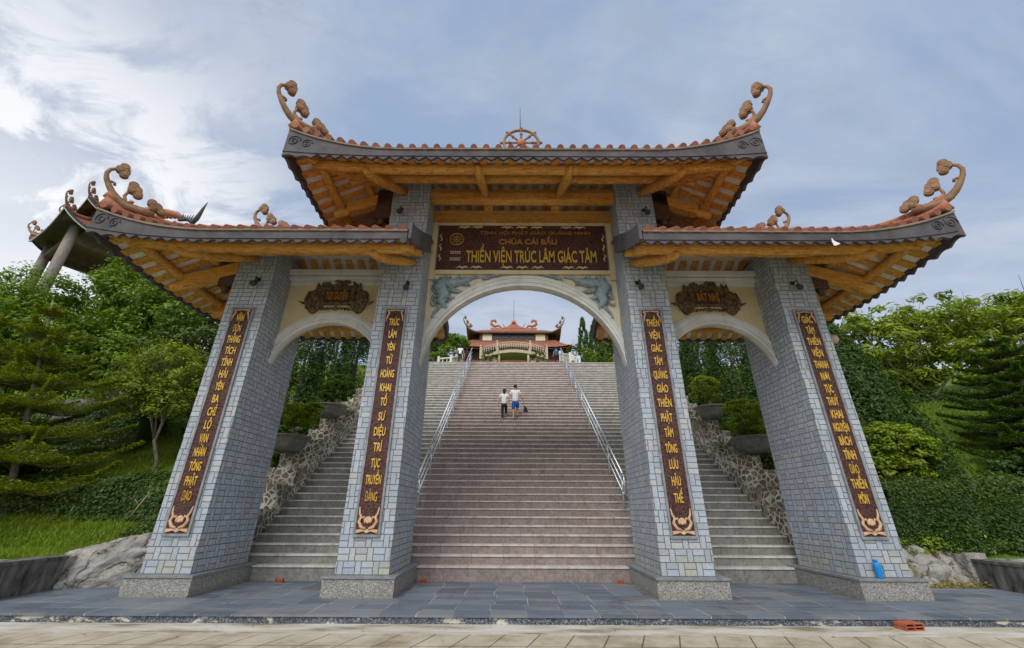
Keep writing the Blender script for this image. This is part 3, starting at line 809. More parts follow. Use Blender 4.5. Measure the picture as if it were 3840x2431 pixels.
        # barrel tiles
        b = MB(); sp = .30; rt = .084
        xr = x0+.15
        while xr < x1:
            for sg in (0, 1):
                ye = y0-.045 if sg == 0 else y1+.045
                pts = []
                for i in range(9):
                    f = (i/8)**1.3; y = ye+(s.yc-ye)*f
                    pts.append((xr, y, s.top(xr, y)+.02))
                # stop at the hip line
                dl = 9
                if 'L' in s.hips: dl = min(dl, (xr-x0)*.8/.586+.1)
                if 'R' in s.hips: dl = min(dl, (x1-xr)*.8/.586+.1)
                pts = [p for p in pts if abs(p[1]-ye) <= dl+.05]
                if len(pts) < 2: pts = [(xr, ye, s.top(xr, ye)+.02), (xr, ye+(.15 if sg == 0 else -.15), s.top(xr, ye+(.15 if sg == 0 else -.15))+.02)]
                b.tube(pts, rt, 8)
            xr += sp
        for side, xe, sgx in (('L', x0, 1), ('R', x1, -1)):
            if side not in s.hips: continue
            yr = y0+.15
            while yr < y1:
                lim = min(yr-y0, y1-yr)*.586/.80
                pts = [(xe-sgx*.045+sgx*(lim+.1)*i/5, yr) for i in range(6)]
                b.tube([(x, y, s.top(x, y)+.02) for x, y in pts], rt, 8); yr += sp
        b.obj('roof_tiles', M['tile'], roof)
        # ridge and hip bands
        b = MB(); xa, xb = s.rx; zr = s.top((xa+xb)/2, s.yc)
        b.box(xa, xb, s.yc-.13, s.yc+.13, zr-.1, zr+.34); b.tube([(xa, s.yc, zr+.36), (xb, s.yc, zr+.36)], .15, 10)
        b.obj('ridge', M['ridge'], roof)
        for side, xe, sgx in (('L', x0, 1), ('R', x1, -1)):
            if side not in s.hips: continue
            rxe = s.rx[0] if side == 'L' else s.rx[1]
            for ye, nm in ((y0, 0), (y1, 1)):
                P0 = Vector((xe, ye)); P1 = Vector((rxe, s.yc))
                b = MB(); pts = []
                for i in range(15):
                    f = (i/14)**1.25; q = P0.lerp(P1, f); pts.append((q.x, q.y, s.top(q.x, q.y)+.02+.06*f))
                pts = [(x, y, z+.08*(1-i/14)) for i, (x, y, z) in enumerate(pts)]; b.tube(pts, .17, 10, sy=.7); b.tube([(x, y, z+.20) for x, y, z in pts], .09, 8)
                b.obj('hip_ridge', M['ridge'], roof)
                d = P1-P0
                zb = s.top(xe, ye)+.16
                scroll(xe+(.22 if (s.zf < 8 and side == 'L') else 0), ye+((.22 if ye == y0 else -.22) if (s.zf < 8 and side == 'L') else 0), sgx, 1 if ye == y0 else -1, zb, 1.0 if s.zf < 8 else 1.08).obj('corner_scroll', M['scroll'], roof)
            if s.zf < 8:
                o_ = scroll(rxe, s.yc, sgx, 0, zr+.38, .98).obj('ridge_scroll', M['scroll'], roof)
        return roof

ZL, ZU = 6.93, 9.26
rU = Roof(-5.88, 5.88, ZU, (-4.0, 4.0), 'LR', .80, .15, 'roof', 'wide upper roof over the central arch')
rL = Roof(-9.8, -2.62, ZL, (-8.0, -3.81), 'L', .70, .30, 'roof', 'lower roof on the left')
rR = Roof(2.62, 9.8, ZL, (3.81, 8.0), 'R', .70, .30, 'roof', 'lower roof on the right')
roofU = rU.build(gate, M['soffit'])
roofL = rL.build(gate, M['soffit'])
roofR = rR.build(gate, M['soffit'])
# sloping end boards of the lower roofs, in front of and behind the inner pillars
for sg, rf in ((-1, roofL), (1, roofR)):
    for (ya, yb) in ((-1.98, -.002), (1.962, 3.94)):
        b = MB(); vs = []; n = 28
        for i in range(n+1):
            y = ya+(yb-ya)*i/n; d = (y+1.98) if ya < 0 else (3.94-y)
            L = .10*max(0, 1-d/.8)**2
            zt = ZL+.30+.586*d+.02+L; zb = ZL-.05+.55*d+.06*abs(((i/4) % 1)*2-1)+L
            for x in (2.60, 2.53): vs += [(sg*x, y, zb), (sg*x, y, zt+.12)]
        fs = []
        for i in range(n):
            a, c = 4*i, 4*(i+1)
            fs += [(a, c, c+1, a+1), (a+2, a+3, c+3, c+2), (a, a+2, c+2, c), (a+1, c+1, c+3, a+3)]
        fs += [(0, 1, 3, 2), (4*n, 4*n+2, 4*n+3, 4*n+1)]
        b.add(vs, fs); b.obj('end_board', M['fascia'], rf)

# carved brackets
def bracket(rf, p, q, w=.24, h=.30, name='bracket'):
    b = MB(); tongue(b, p, q, w, h); b.obj(name, M['wood'], rf)
for sy_, ym in ((1, lambda y: y), (-1, lambda y: 1.96-y)):
    for x in (-1.12, 1.12): bracket(roofU, (x*.95, ym(.20), 10.16), (x*1.04, ym(-1.74), 9.36), .25, .36)
    for sg in (-1, 1):
        bracket(roofU, (sg*3.45, ym(.05), 10.15), (sg*4.05, ym(-1.66), 9.36), .24, .34)
        bracket(roofL if sg < 0 else roofR, (sg*7.25, ym(-.02), 7.78), (sg*8.14, ym(-1.50), 7.03), .23, .28)
        bracket(roofL if sg < 0 else roofR, (sg*2.95, ym(-.02), 7.66), (sg*3.58, ym(-1.50), 6.98), .23, .28)
for sg, rf in ((-1, roofL), (1, roofR)):
    for y in (.14, 1.82):
        b = MB(); b.obox((sg*7.66, y, 7.50), (sg*9.05, y, 7.10), .26, .36); tongue(b, (sg*8.9, y, 7.14), (sg*9.42, y, 6.98), .26, .34); b.obj('side_bracket', M['wood'], rf)
        b = MB(); b.box(min(sg*7.69, sg*8.1), max(sg*7.69, sg*8.1), y-.12, y+.12, 6.95, 7.9); b.tube([(sg*7.95, y, 7.0), (sg*7.95, y, 6.80)], [.13, .07], 10); b.obj('corbel', M['woodd'], rf)
for sg in (-1, 1):
    for y in (.14, 1.82):
        b = MB(); b.obox((sg*3.81, y, 10.0), (sg*5.1, y, 9.55), .24, .34); tongue(b, (sg*4.95, y, 9.60), (sg*5.5, y, 9.42), .24, .32); b.obj('side_bracket', M['wood'], roofU)
        b = MB(); b.box(min(sg*3.81, sg*4.25), max(sg*3.81, sg*4.25), y-.12, y+.12, 9.2, 10.2); b.tube([(sg*4.1, y, 9.22), (sg*4.1, y, 9.02)], [.13, .07], 10); b.obj('corbel', M['woodd'], roofU)
# cross beams between the inner pillars
for y0_, y1_, z0_, z1_, m_ in ((.06, .34, 9.98, 10.16, 'wood'), (.10, .30, 10.16, 10.32, 'wood2'), (.62, .86, 9.62, 9.86, 'wood2'), (.66, .86, 9.86, 9.98, 'wood')):
    for ya, yb in ((y0_, y1_), (1.96-y1_, 1.96-y0_)):
        MB().box(-2.718, 2.718, ya, yb, z0_, z1_).obj('cross_beam', M[m_], cw)
b = MB(); b.tube([(-2.715, .20, 9.97), (2.715, .20, 9.97)], .145, 10); b.obj('cross_beam', M['wood'], cw)
for x in (-1.02, 1.02):
    for y in (.48, 1.5): MB().box(x-.12, x+.12, y-.13, y+.29, 9.99, 10.25).obj('tie_beam', M['wood'], cw)

# wheel of the law with lightning rod
wz = 13.20; zr = rU.top(0, .98)
b = MB(); b.tube([(.60*math.cos(a*PI/24), .98, wz+.60*math.sin(a*PI/24)) for a in range(48)]+[(.60, .98, wz)], .05, 8, cap=False)
wheel = b.obj('wheel_rim', M['scroll'], roofU)
b = MB()
for k in range(8):
    a = k*PI/4; c, s_ = math.cos(a), math.sin(a)
    b.tube([(.12*c, .98, wz+.12*s_), (.56*c, .98, wz+.56*s_)], .035, 7); b.ell((.40*c, .98, wz+.40*s_), (.06, .06, .06), 0, 8, 6)
    b.ell((.68*c, .98, wz+.68*s_), (.065, .05, .065), 0, 8, 6)
b.obj('wheel_spokes', M['scroll'], roofU)
b = MB(); b.ell((0, .98, wz), (.16, .12, .16), 0, 12, 8); b.obj('wheel_hub', M['ridge'], roofU)
b = MB(); b.lathe((0, .98, zr+.2), [(.55, 0), (.5, .25), (.3, .42), (.22, .9), (.34, 1.0), (.4, 1.1)], 16, capt=True, sy=.5)
b.obj('wheel_stand', M['ridge'], roofU)
MB().tube([(-.03, .98, wz+.55), (-.03, .98, 14.9)], [.018, .010], 6).obj('lightning_rod', M['darkmetal'], roofU)

# ------------------------------------------------------------------ boards with lettering
def couplet(xc, words, label, flower=True):
    z0, z1, w = 1.09, 6.24, .235
    t_ = thing('couplet_board', label, 'sign', (xc, 0, z0), 'couplet boards on the pillars')
    b = MB(); b.box(xc-w, xc+w, -.03, -.002, z0, z1); b.obj('board', M['maroon'], t_)
    b = MB()
    for x0_, x1_, za, zb in ((xc-w-.045, xc-w, z0-.05, z1+.05), (xc+w, xc+w+.045, z0-.05, z1+.05), (xc-w, xc+w, z0-.05, z0), (xc-w, xc+w, z1, z1+.05)):
        b.box(x0_, x1_, -.045, -.002, za, zb)
    b.obj('frame', M['slab'], t_)
    # carved flower at the foot, scroll corners at the head
    b = MB()
    b.prism([(xc-w+.01, z0+.02), (xc-w*.3, z0+.06), (xc, z0+.02), (xc+w*.3, z0+.06), (xc+w-.01, z0+.02), (xc+w-.01, z0+.09), (xc, z0+.10), (xc-w+.01, z0+.09)], lambda u, v, d: (u, d, v), -.05, -.03)
    hb = MB()
    for sg in (-1, 1):
        b.tube([(xc+sg*.03, -.04, z0+.10), (xc+sg*.13, -.045, z0+.14), (xc+sg*.185, -.045, z0+.24), (xc+sg*.15, -.045, z0+.33), (xc+sg*.19, -.045, z0+.40), (xc+sg*.205, -.04, z0+.52)], [.03, .035, .033, .028, .022, .008], 6)
        b.tube([(xc+sg*.14, -.042, z0+.30), (xc+sg*.09, -.045, z0+.33), (xc+sg*.08, -.045, z0+.27)], [.022, .022, .015], 6)
        hb.tube([(xc+sg*.215, -.04, z1-.35), (xc+sg*.19, -.042, z1-.2), (xc+sg*.15, -.042, z1-.1), (xc+sg*.20, -.042, z1-.05)], [.008, .02, .022, .02], 6)
        hb.tube([(xc, -.04, z1-.03), (xc+sg*.12, -.042, z1-.045), (xc+sg*.2, -.042, z1-.03)], [.012, .018, .012], 6)
    for k in range(5):
        a = PI*(k+.5)/5; b.ell((xc+.055*math.cos(a), -.045, z0+.24+.055*math.sin(a)), (.035, .02, .05), 0, 8, 6)
    b.ell((xc, -.05, z0+.235), (.04, .03, .04), 0, 8, 6)
    b.obj('flower_carving', M['carvtan'], t_); hb.obj('head_carving', M['carvtan'], t_)
    n = len(words); za, zb = z0+.72, z1-(.36 if n < 15 else .25)
    for i, wd in enumerate(words):
        zc = zb-(zb-za)*i/(n-1)
        ww = .064*len(wd)
        lettering(wd, min(.335, max(.15, ww)), .185, .02, xc, -.045, zc, M['gold'], t_, .018)
couplet(-XO, "VÂN ĐỒN THẮNG TÍCH TĨNH HẢI YÊN BA CHỈ LỘ VẠN NHÂN TÔNG PHẬT ĐẠO".split(), 'maroon board starting with the words VÂN ĐỒN on the far left pillar')
couplet(-XI, "TRÚC LÂM YÊN TỬ HOÀNG KHAI TỔ SƯ DIỆU TRÍ TỤC TRUYỀN ĐĂNG".split(), 'maroon board starting with the words TRÚC LÂM left of the main arch')
couplet(XI, "THIỀN VIỆN GIÁC TÂM QUẢNG GIÁO THIỀN PHẬT TÂM TÔNG LƯU HẬU THẾ".split(), 'maroon board ending with HẬU THẾ right of the main arch')
couplet(XO, "GIÁC TÂM THIỀN VIỆN THANH NƠI TỤC THUỶ KHAI NGUYỆN BÁCH TÍNH ĐẢO THIỀN MÔN".split(), 'maroon board starting with GIÁC TÂM on the far right pillar')

nb = thing('name_board', 'long dark maroon name board with gold lettering above the main arch', 'sign', (0, .8, 7.93))
b = MB(); b.box(-2.52, 2.52, .812, .866, 7.94, 9.50); b.obj('board', M['maroon'], nb)
b = MB()
for x0_, x1_, za, zb in ((-2.52, -2.36, 7.94, 9.50), (2.36, 2.52, 7.94, 9.50), (-2.36, 2.36, 7.94, 8.06), (-2.36, 2.36, 9.36, 9.50)): b.box(x0_, x1_, .785, .812, za, zb)
b.obj('border', M['maroon'], nb)
b = MB(); rg = random.Random(3)
for zc in (8.0, 9.43):
    for xc_ in (-1.75, -1.35, -.45, 0, .45, 1.35, 1.75):
        MB().tube([(xc_-.18, .775, zc-.015), (xc_-.08, .77, zc+.03), (xc_, .77, zc-.01), (xc_+.1, .77, zc+.03), (xc_+.18, .775, zc-.01)], [.01, .03, .038, .03, .01], 6).obj('carving', M['carvtan'], nb)
for sg in (-1, 1):
    for zc in (8.35, 8.7, 9.05): MB().tube([(sg*2.44, .775, zc-.13), (sg*2.41, .77, zc-.04), (sg*2.47, .77, zc+.05), (sg*2.43, .775, zc+.13)], [.01, .028, .028, .01], 6).obj('carving', M['carvtan'], nb)
lettering("TỈNH HỘI PHẬT GIÁO QUẢNG NINH", 3.35, .11, .02, .40, .80, 9.25, M['golddull'], nb, .01)
lettering("CHÙA CÁI BẦU", 1.75, .18, .03, .18, .80, 8.93, M['golddull'], nb, .03)
lettering("THIỀN VIỆN TRÚC LÂM GIÁC TÂM", 3.85, .40, .04, .27, .795, 8.40, M['gold'], nb, .012)
b = MB(); b.tube([(-1.97+.20*math.cos(a*PI/16), .80, 9.02+.20*math.sin(a*PI/16)) for a in range(33)], .022, 6, cap=False)
for k in range(8): b.tube([(-1.97+.05*math.cos(k*PI/4), .80, 9.02+.05*math.sin(k*PI/4)), (-1.97+.17*math.cos(k*PI/4), .80, 9.02+.17*math.sin(k*PI/4))], .013, 5)
b.tube([(-1.97+.10*math.cos(a*PI/10), .80, 9.02+.10*math.sin(a*PI/10)) for a in range(21)], .015, 6, cap=False); b.ell((-1.97, .80, 9.02), (.05, .03, .05), 0, 8, 6)
b.obj('emblem', M['golddull'], nb)
b = MB()
for z_ in (8.56, 8.50, 8.33, 8.27):
    for k in range(5): b.box(-2.14+k*.065, -2.09+k*.065, .80, .812, z_, z_+.035)
b.obj('small_lettering', M['carvtan'], nb)

def plaque(xc, words, label):
    t_ = thing('carved_plaque', label, 'sign', (xc, .8, 7.0), 'carved plaques above the side arches')
    N = 24; b = MB()
    top = lambda u: 7.31+.10*math.cos(u*PI/2)-(.16*max(0, abs(u)-.55)/.45 if abs(u) > .55 else 0)
    pts = []
    for i in range(N+1):
        u = -1+2*i/N; pts.append((u, top(u)))
    low = []
    for i in range(N+1):
        u = 1-2*i/N; au = abs(u)
        z = 6.79 if au < .42 else 6.79-.27*math.sin(min(1, (au-.42)/.35)*PI/2)+(.30*max(0, (au-.77)/.23)**1.6)
        low.append((u, z))
    hw = .86
    b.prism([(xc+u*hw, z) for u, z in (low+pts)][::1], lambda u, v, d: (u, d, v), .80, .868)
    b.obj('scroll_board', M['bronze'], t_)
    b = MB(); b.box(xc-.36, xc+.36, .775, .80, 6.86, 7.24); b.obj('name_panel', M['maroon'], t_)
    b = MB(); rg = random.Random(int(abs(xc)*10)+(1 if xc > 0 else 0))
    for i in range(34):
        u = rg.uniform(-.62, .62); z = top(u)+rg.uniform(-.05, .12)*math.cos(u*1.6); an = rg.uniform(0, PI)
        b.tube([(xc+u*hw-.05*math.cos(an), .80, z-.03), (xc+u*hw, .765, z+.02), (xc+u*hw+.07*math.cos(an), .79, z+.06*math.sin(an))], [.02, .036, .012], 6)
    for sg in (-1, 1):      # handles at the rolled ends, side curls
        b.tube([(xc+sg*.60, .83, 7.26), (xc+sg*.60, .81, 7.40), (xc+sg*.61, .81, 7.50)], [.06, .045, .012], 7)
        b.tube([(xc+sg*.80, .83, 6.86), (xc+sg*.94, .81, 6.84), (xc+sg*1.06, .81, 6.90)], [.05, .035, .008], 7)
        b.tube([(xc+sg*.42, .83, 7.28), (xc+sg*.50, .81, 7.36), (xc+sg*.55, .81, 7.30)], [.04, .03, .012], 7)
        b.tube([(xc+sg*.80, .8, 6.66), (xc+sg*.86, .79, 6.95), (xc+sg*.80, .8, 7.2)], [.03, .045, .03], 7)
        b.tube([(xc+sg*.50, .8, 6.60), (xc+sg*.47, .79, 6.9), (xc+sg*.52, .8, 7.2)], [.03, .04, .03], 7)
        for k in range(4):
            b.tube([(xc+sg*(.03+.1*k), .84, 6.72), (xc+sg*(.08+.1*k), .81, 6.66-.01*k), (xc+sg*(.13+.1*k), .82, 6.72-.02*k)], [.02, .032, .014], 6)
    b.ell((xc, .83, 6.69), (.07, .04, .07), 0, 8, 6)
    b.obj('carving', M['bronze'], t_)
    lettering(words, .62, .24, .03, xc, .775, 7.06, M['golddull'], t_, .02)
plaque(-5.237, "TÙY DUYÊN", 'dark carved scroll plaque reading TÙY DUYÊN above the left arch')
plaque(5.237, "BẤT NHỊ", 'dark carved scroll plaque reading BẤT NHỊ above the right arch')

# small spotlights on the pillars
def spot(x, z, label, y=-.02):
    t_ = thing('spotlight', label, 'spotlight', (x, y, z), 'small spotlights clamped to the pillars')
    b = MB(); b.box(x-.05, x+.05, y-.01, y+.02, z+.06, z+.16); b.tube([(x, y, z+.1), (x+.02, y-.14, z+.12), (x+.03, y-.16, z+.02)], .014, 6); b.obj('arm', M['darkmetal'], t_)
    b = MB(); b.tube([(x+.03, y-.12, z-.02), (x+.02, y-.20, z-.13)], [.05, .08], 10); b.obj('lamp_head', M['darkmetal'], t_)
    b = MB(); b.tube([(x-.02, y-.02, z+.1), (x-.09, y-.05, z-.02), (x-.02, y-.06, z-.14), (x+.06, y-.03, z-.05)], .008, 5); b.obj('cable', M['steel'], t_)
spot(-3.05, 6.9, 'small spotlight with cable high on the pillar left of the main arch')
spot(3.02, 6.95, 'small spotlight with cable high on the pillar right of the main arch')
spot(-7.02, 7.0, 'small spotlight high on the far left pillar')
spot(7.12, 6.95, 'small spotlight high on the far right pillar')
spot(-3.50, 9.35, 'small spotlight under the upper roof left of the name board')
spot(3.50, 9.35, 'small spotlight under the upper roof right of the name board')
lp = thing('wall_lamp', 'round pinkish lamp sticking out from the outer side of the far right pillar', 'lamp', (7.68, .6, 5.6))
MB().tube([(7.68, .6, 5.55), (7.95, .6, 5.60), (8.12, .6, 5.66)], .02, 6).obj('arm', M['darkmetal'], lp)
m_ = mat('pink_glass_shade', None, (.62, .40, .37), .35)
MB().lathe((8.2, .6, 5.58), [(.03, 0), (.10, .03), (.14, .11), (.12, .2), (.05, .25)], 12, capt=True).obj('lamp_shade', m_, lp)

# ================================================================== VEGETATION
def leaf_mesh(name, C, Nn, size, asp, m_, rs, fold=.25):
    """one folded diamond leaf per row of C (centres) with normals Nn"""
    n = len(C); rg = rs
    a = rg.normal(size=(n, 3)); Nn = Nn/np.linalg.norm(Nn, axis=1, keepdims=True).clip(1e-6)
    u = np.cross(Nn, a); u /= np.linalg.norm(u, axis=1, keepdims=True).clip(1e-6); v = np.cross(Nn, u)
    L = size*rg.uniform(.6, 1.25, (n, 1)); Wd = L*asp
    V = np.empty((n, 4, 3)); V[:, 0] = C-u*L*.5; V[:, 1] = C+v*Wd*.5+Nn*Wd*fold; V[:, 2] = C+u*L*.5; V[:, 3] = C-v*Wd*.5+Nn*Wd*fold
    me = bpy.data.meshes.new(name); me.vertices.add(4*n); me.vertices.foreach_set('co', V.ravel())
    idx = np.arange(n)[:, None]*4; F = np.concatenate([idx+[0, 1, 2], idx+[0, 2, 3]], 1).ravel()
    me.loops.add(6*n); me.loops.foreach_set('vertex_index', F); me.polygons.add(2*n)
    me.polygons.foreach_set('loop_start', np.arange(2*n)*3); me.polygons.foreach_set('loop_total', np.full(2*n, 3))
    me.update(calc_edges=True); me.validate(); me.materials.append(m_); return me
def link_mesh(name, me, parent=None):
    o = bpy.data.objects.new(name, me); COL.objects.link(o)
    if parent: par(o, parent)
    return o
def ell_clumps(ells, n, rs, lo=.55):
    w = np.array([(e[3]*e[4]+e[4]*e[5]+e[3]*e[5]) for e in ells]); k = rs.choice(len(ells), n, p=w/w.sum())
    E_ = np.array(ells)[k]; d = rs.normal(size=(n, 3)); d[:, 2] = np.abs(d[:, 2])*np.where(rs.random(n) < .25, -1, 1); d /= np.linalg.norm(d, axis=1, keepdims=True)
    r = rs.uniform(lo, 1., (n, 1)); return E_[:, :3]+d*E_[:, 3:6]*r, d
def crown(name, ells, nclump, per, rc, size, m_, seed, asp=.5, parent=None, flat=.6, upb=.55, lo=.55, spiky=0.):
    rs = np.random.default_rng(seed); P, d = ell_clumps(ells, nclump, rs, lo)
    rcl = rc*rs.uniform(.6, 1.3, (nclump, 1))
    q = rs.normal(size=(nclump, per, 3)); q /= np.linalg.norm(q, axis=2, keepdims=True); q *= rs.uniform(.35, 1., (nclump, per, 1))
    q[:, :, 2] *= flat
    C = P[:, None, :]+q*rcl[:, None, :]
    if spiky: C[:, :, 2] += spiky*np.abs(rs.normal(size=(nclump, per)))*rcl
    N_ = q*.8+np.array([0, 0, upb])+d[:, None, :]*.35+rs.normal(size=q.shape)*.4
    return link_mesh(name, leaf_mesh(name, C.reshape(-1, 3), N_.reshape(-1, 3), size, asp, m_, rs), parent)
def trunk(b, base, top, r0, r1, bend=.15, seed=0, n=7):
    rg = random.Random(seed); base = Vector(base); top = Vector(top); pts = []; 
    for i in range(n):
        f = i/(n-1); p = base.lerp(top, f); k = bend*math.sin(f*PI); p += Vector((rg.uniform(-k, k), rg.uniform(-k, k), 0)); pts.append(p)
    b.tube(pts, [r0+(r1-r0)*i/(n-1) for i in range(n)], 9); return pts
def tree(name, label, base, ells, r, m_, seed, nclump, per, rc, size, asp=.5, group=None, limbs=7, cat='tree', **kw):
    t_ = thing(name, label, cat, base, group); b = MB(); rg = random.Random(seed)
    cz = sum(e[2] for e in ells)/len(ells); cx = sum(e[0] for e in ells)/len(ells); cy = sum(e[1] for e in ells)/len(ells)
    top = (cx, cy, cz+.2*(cz-base[2])); pts = trunk(b, (base[0], base[1], base[2]-.3), top, r, r*.35, r*2, seed)
    for i in range(limbs):
        e = ells[i % len(ells)]; p = pts[2+i % 4]
        q = Vector((e[0]+rg.uniform(-.5, .5)*e[3], e[1]+rg.uniform(-.5, .5)*e[4], e[2]+rg.uniform(-.1, .7)*e[5]))
        mid = p.lerp(q, .5)+Vector((0, 0, -.1*(q-p).length)); b.tube([p, mid, q], [r*.45, r*.3, r*.1], 6)
        for _ in range(3):
            q2 = q+Vector((rg.uniform(-1, 1)*e[3]*.5, rg.uniform(-1, 1)*e[4]*.5, rg.uniform(.1, .5)*e[5])); b.tube([mid.lerp(q, .6), q2], [r*.16, r*.04], 5)
    b.obj('trunk', M['bark'], t_)
    crown('crown', ells, nclump, per, rc, size, m_, seed, asp, t_, **kw)
    return t_

# --- left side, behind the gate
GB = 'trees on the hillside'
tree('broadleaf_tree', 'tallest leafy tree, just below the dark pavilion on the left', (-19.5, 10.5, 5), [(-20.0, 10, 10.8, 3.0, 2.6, 3.4), (-17.6, 9.5, 9.2, 2.6, 2.4, 2.8), (-18.6, 9, 7.4, 3.3, 2.2, 2.4), (-21.3, 11, 9.0, 2.4, 2.2, 2.4)], .28, M['leaf_mid'], 11, 620, 62, .62, .22, .45, GB)
tree('broadleaf_tree', 'dense leafy tree cut by the left edge of the picture', (-24.5, 9, 5), [(-24.5, 8.5, 10.0, 3.3, 2.6, 2.5), (-27.5, 9, 9.8, 3.2, 2.6, 2.6), (-22.3, 8, 8.2, 2.8, 2.2, 2.2), (-25.5, 8, 7.2, 3.4, 2.2, 2.2)], .28, M['leaf_mid'], 12, 620, 60, .62, .21, .45, GB)
tree('broadleaf_tree', 'dark leafy tree directly behind the far left pillar', (-14.8, 9.2, 5), [(-14.9, 9, 8.4, 2.3, 2.0, 2.2), (-13.2, 9.5, 7.6, 1.8, 1.8, 2.2), (-16.0, 8.6, 6.6, 2.2, 1.8, 1.8)], .24, M['leaf_hedge'], 13, 420, 60, .55, .19, .45, GB)
tree('broadleaf_tree', 'young light green tree with a thin grey trunk on the left lawn', (-12.95, 6.0, hz(-12.95, 6)), [(-14.2, 6.1, 6.7, 1.6, 1.2, 1.1), (-12.9, 6.2, 6.0, 1.2, 1.1, 1.3), (-15.0, 6.0, 5.6, 1.2, 1.0, 1.0), (-13.6, 6.1, 5.2, 1.3, 1.0, .8)], .075, M['leaf_light'], 14, 250, 46, .40, .17, .30, GB, lo=.35, limbs=9)
# Norfolk pine with upswept fronds
def norfolk(base, h, label, seed, tiers=10, rmax=2.6, lean=(0., 0.), up=.16):
    t_ = thing('norfolk_pine', label, 'tree', base, 'layered pines'); rg = random.Random(seed); rs = np.random.default_rng(seed)
    b = MB(); P0 = Vector(base); top = P0+Vector((lean[0], lean[1], h)); b.tube([P0-Vector((0, 0, .3)), P0.lerp(top, .5), top], [.11, .07, .02], 8); b.obj('trunk', M['bark'], t_)
    C = []; N_ = []
    br = MB()
    for k in range(tiers):
        f = k/(tiers-1); c = P0.lerp(top, .12+.80*f); L = rmax*(1-f)**.7+.45; nb = 6
        for j in range(nb):
            a = 2*PI*j/nb+k*.5+rg.uniform(-.15, .15); pts = []
            for i in range(9):
                u = i/8; pts.append(c+Vector((math.cos(a)*L*u, math.sin(a)*L*u, L*(-.10*math.sin(u*PI)+up*u*u*(1-.35*u)))))
            br.tube(pts, [.03*(1-.8*i/8) for i in range(9)], 5)
            side = Vector((-math.sin(a), math.cos(a), 0))
            n = int(560*L)
            for _ in range(n):
                u = rg.random()**.8; i = min(7, int(u*8)); p = pts[i].lerp(pts[i+1], u*8-i)
                w = (.42*L if up > .2 else .34*L)*math.sin(min(1, u*1.05+.16)*PI)**.8*.6+.07; s_ = rg.uniform(-1, 1)
                C.append(p+side*s_*w+Vector((0, 0, .22*abs(s_)*w+rg.uniform(-.02, .09))))
                N_.append(Vector((rg.gauss(0, .5), rg.gauss(0, .5), 1)))
    br.obj('branches', M['bark'], t_)
    link_mesh('crown', leaf_mesh('crown', np.array(C), np.array(N_), .15, .22, M['leaf_norf'], rs), t_)
    return t_
norfolk((-14.7, 3.5, 1.2), 7.1, 'olive green layered pine with a bare leader standing on the left lawn', 21, 8, 2.7, (-1.9, 0), up=.34)
norfolk((-17.3, 4.0, 1.6), 5.4, 'short layered pine cut by the left edge of the picture', 22, 8, 2.6, up=.3)
# --- right side
tree('broadleaf_tree', 'wide light green tree with rosettes of long leaves rising right of the gate', (19.2, 9.5, 5), [(17.0, 9, 9.2, 2.2, 1.8, 1.5), (19.6, 9, 9.7, 2.4, 2.0, 1.8), (22.2, 9.5, 9.8, 2.3, 2.0, 1.7), (20.6, 9.5, 8.3, 2.4, 1.6, 1.2), (17.5, 9.5, 8.1, 1.7, 1.5, 1.2), (19.2, 9.8, 7.3, 2.4, 1.5, 1.0)], .16, M['leaf_light'], 31, 300, 34, .48, .36, .30, GB, lo=.25, limbs=14)
tree('broadleaf_tree', 'leafy tree cut by the right edge of the picture', (25.5, 10.0, 5), [(25.3, 9.6, 9.9, 2.3, 2.0, 2.2), (27.5, 10, 9.0, 2.4, 2.0, 2.4), (24.0, 9.6, 7.6, 2.0, 1.8, 1.6)], .2, M['leaf_light'], 32, 240, 46, .60, .32, .32, GB, lo=.35, limbs=9)
tree('broadleaf_tree', 'dark leafy tree peeping out under the right roof corner', (15.8, 12.5, 6), [(15.8, 12.5, 10.6, 1.9, 1.6, 1.5), (17.0, 12.5, 9.6, 2.0, 1.6, 1.4)], .15, M['leaf_hedge'], 33, 150, 46, .55, .25, .4, GB, lo=.3)
def conifer(name, label, base, h, r, m_, seed, n=16000, group=None, size=.15, tip=.9, cat='tree'):
    t_ = thing(name, label, cat, base, group); rs = np.random.default_rng(seed)
    b = MB(); b.tube([(base[0], base[1], base[2]-.3), (base[0], base[1], base[2]+h*.85)], [r*.09, r*.02], 7); b.obj('trunk', M['bark'], t_)
    nc = n//40; f = rs.random(nc)**.85; a = rs.uniform(0, 2*PI, nc)
    R_ = r*(1-f)**tip*(.78+.22*rs.random(nc))*(1+.12*np.sin(a*5+f*9)); R_ = np.where(f < .06, R_*.8, R_)
    P = np.stack([base[0]+R_*np.cos(a), base[1]+R_*np.sin(a), base[2]+h*f], 1)
    k = 40; q = rs.normal(size=(nc, k, 3))*np.array([.11, .11, .26])*(.35+.65*(1-f))[:, None, None]*min(1.6, r*.9)
    C = P[:, None]+q; C[:, :, 0] += np.cos(a)[:, None]*np.abs(q[:, :, 2])*.25; C[:, :, 1] += np.sin(a)[:, None]*np.abs(q[:, :, 2])*.25
    N_ = np.stack([np.cos(a), np.sin(a), np.full(nc, .5)], 1)[:, None]+rs.normal(size=q.shape)*.55
    link_mesh('crown', leaf_mesh('crown', C.reshape(-1, 3), N_.reshape(-1, 3), size, .35, m_, rs), t_)
    return t_
GC = 'dark conifers on the slopes'
conifer('juniper', 'broad dark juniper pressed against the outer side of the far right pillar', (12.9, 6.4, 2.2), 6.6, 2.6, M['leaf_dark'], 41, 52000, GC, .17)
conifer('juniper', 'dark juniper sloping down towards the round yellow-green bush', (13.6, 7.0, 3.0), 4.9, 1.7, M['leaf_dark'], 42, 34000, GC, .17)
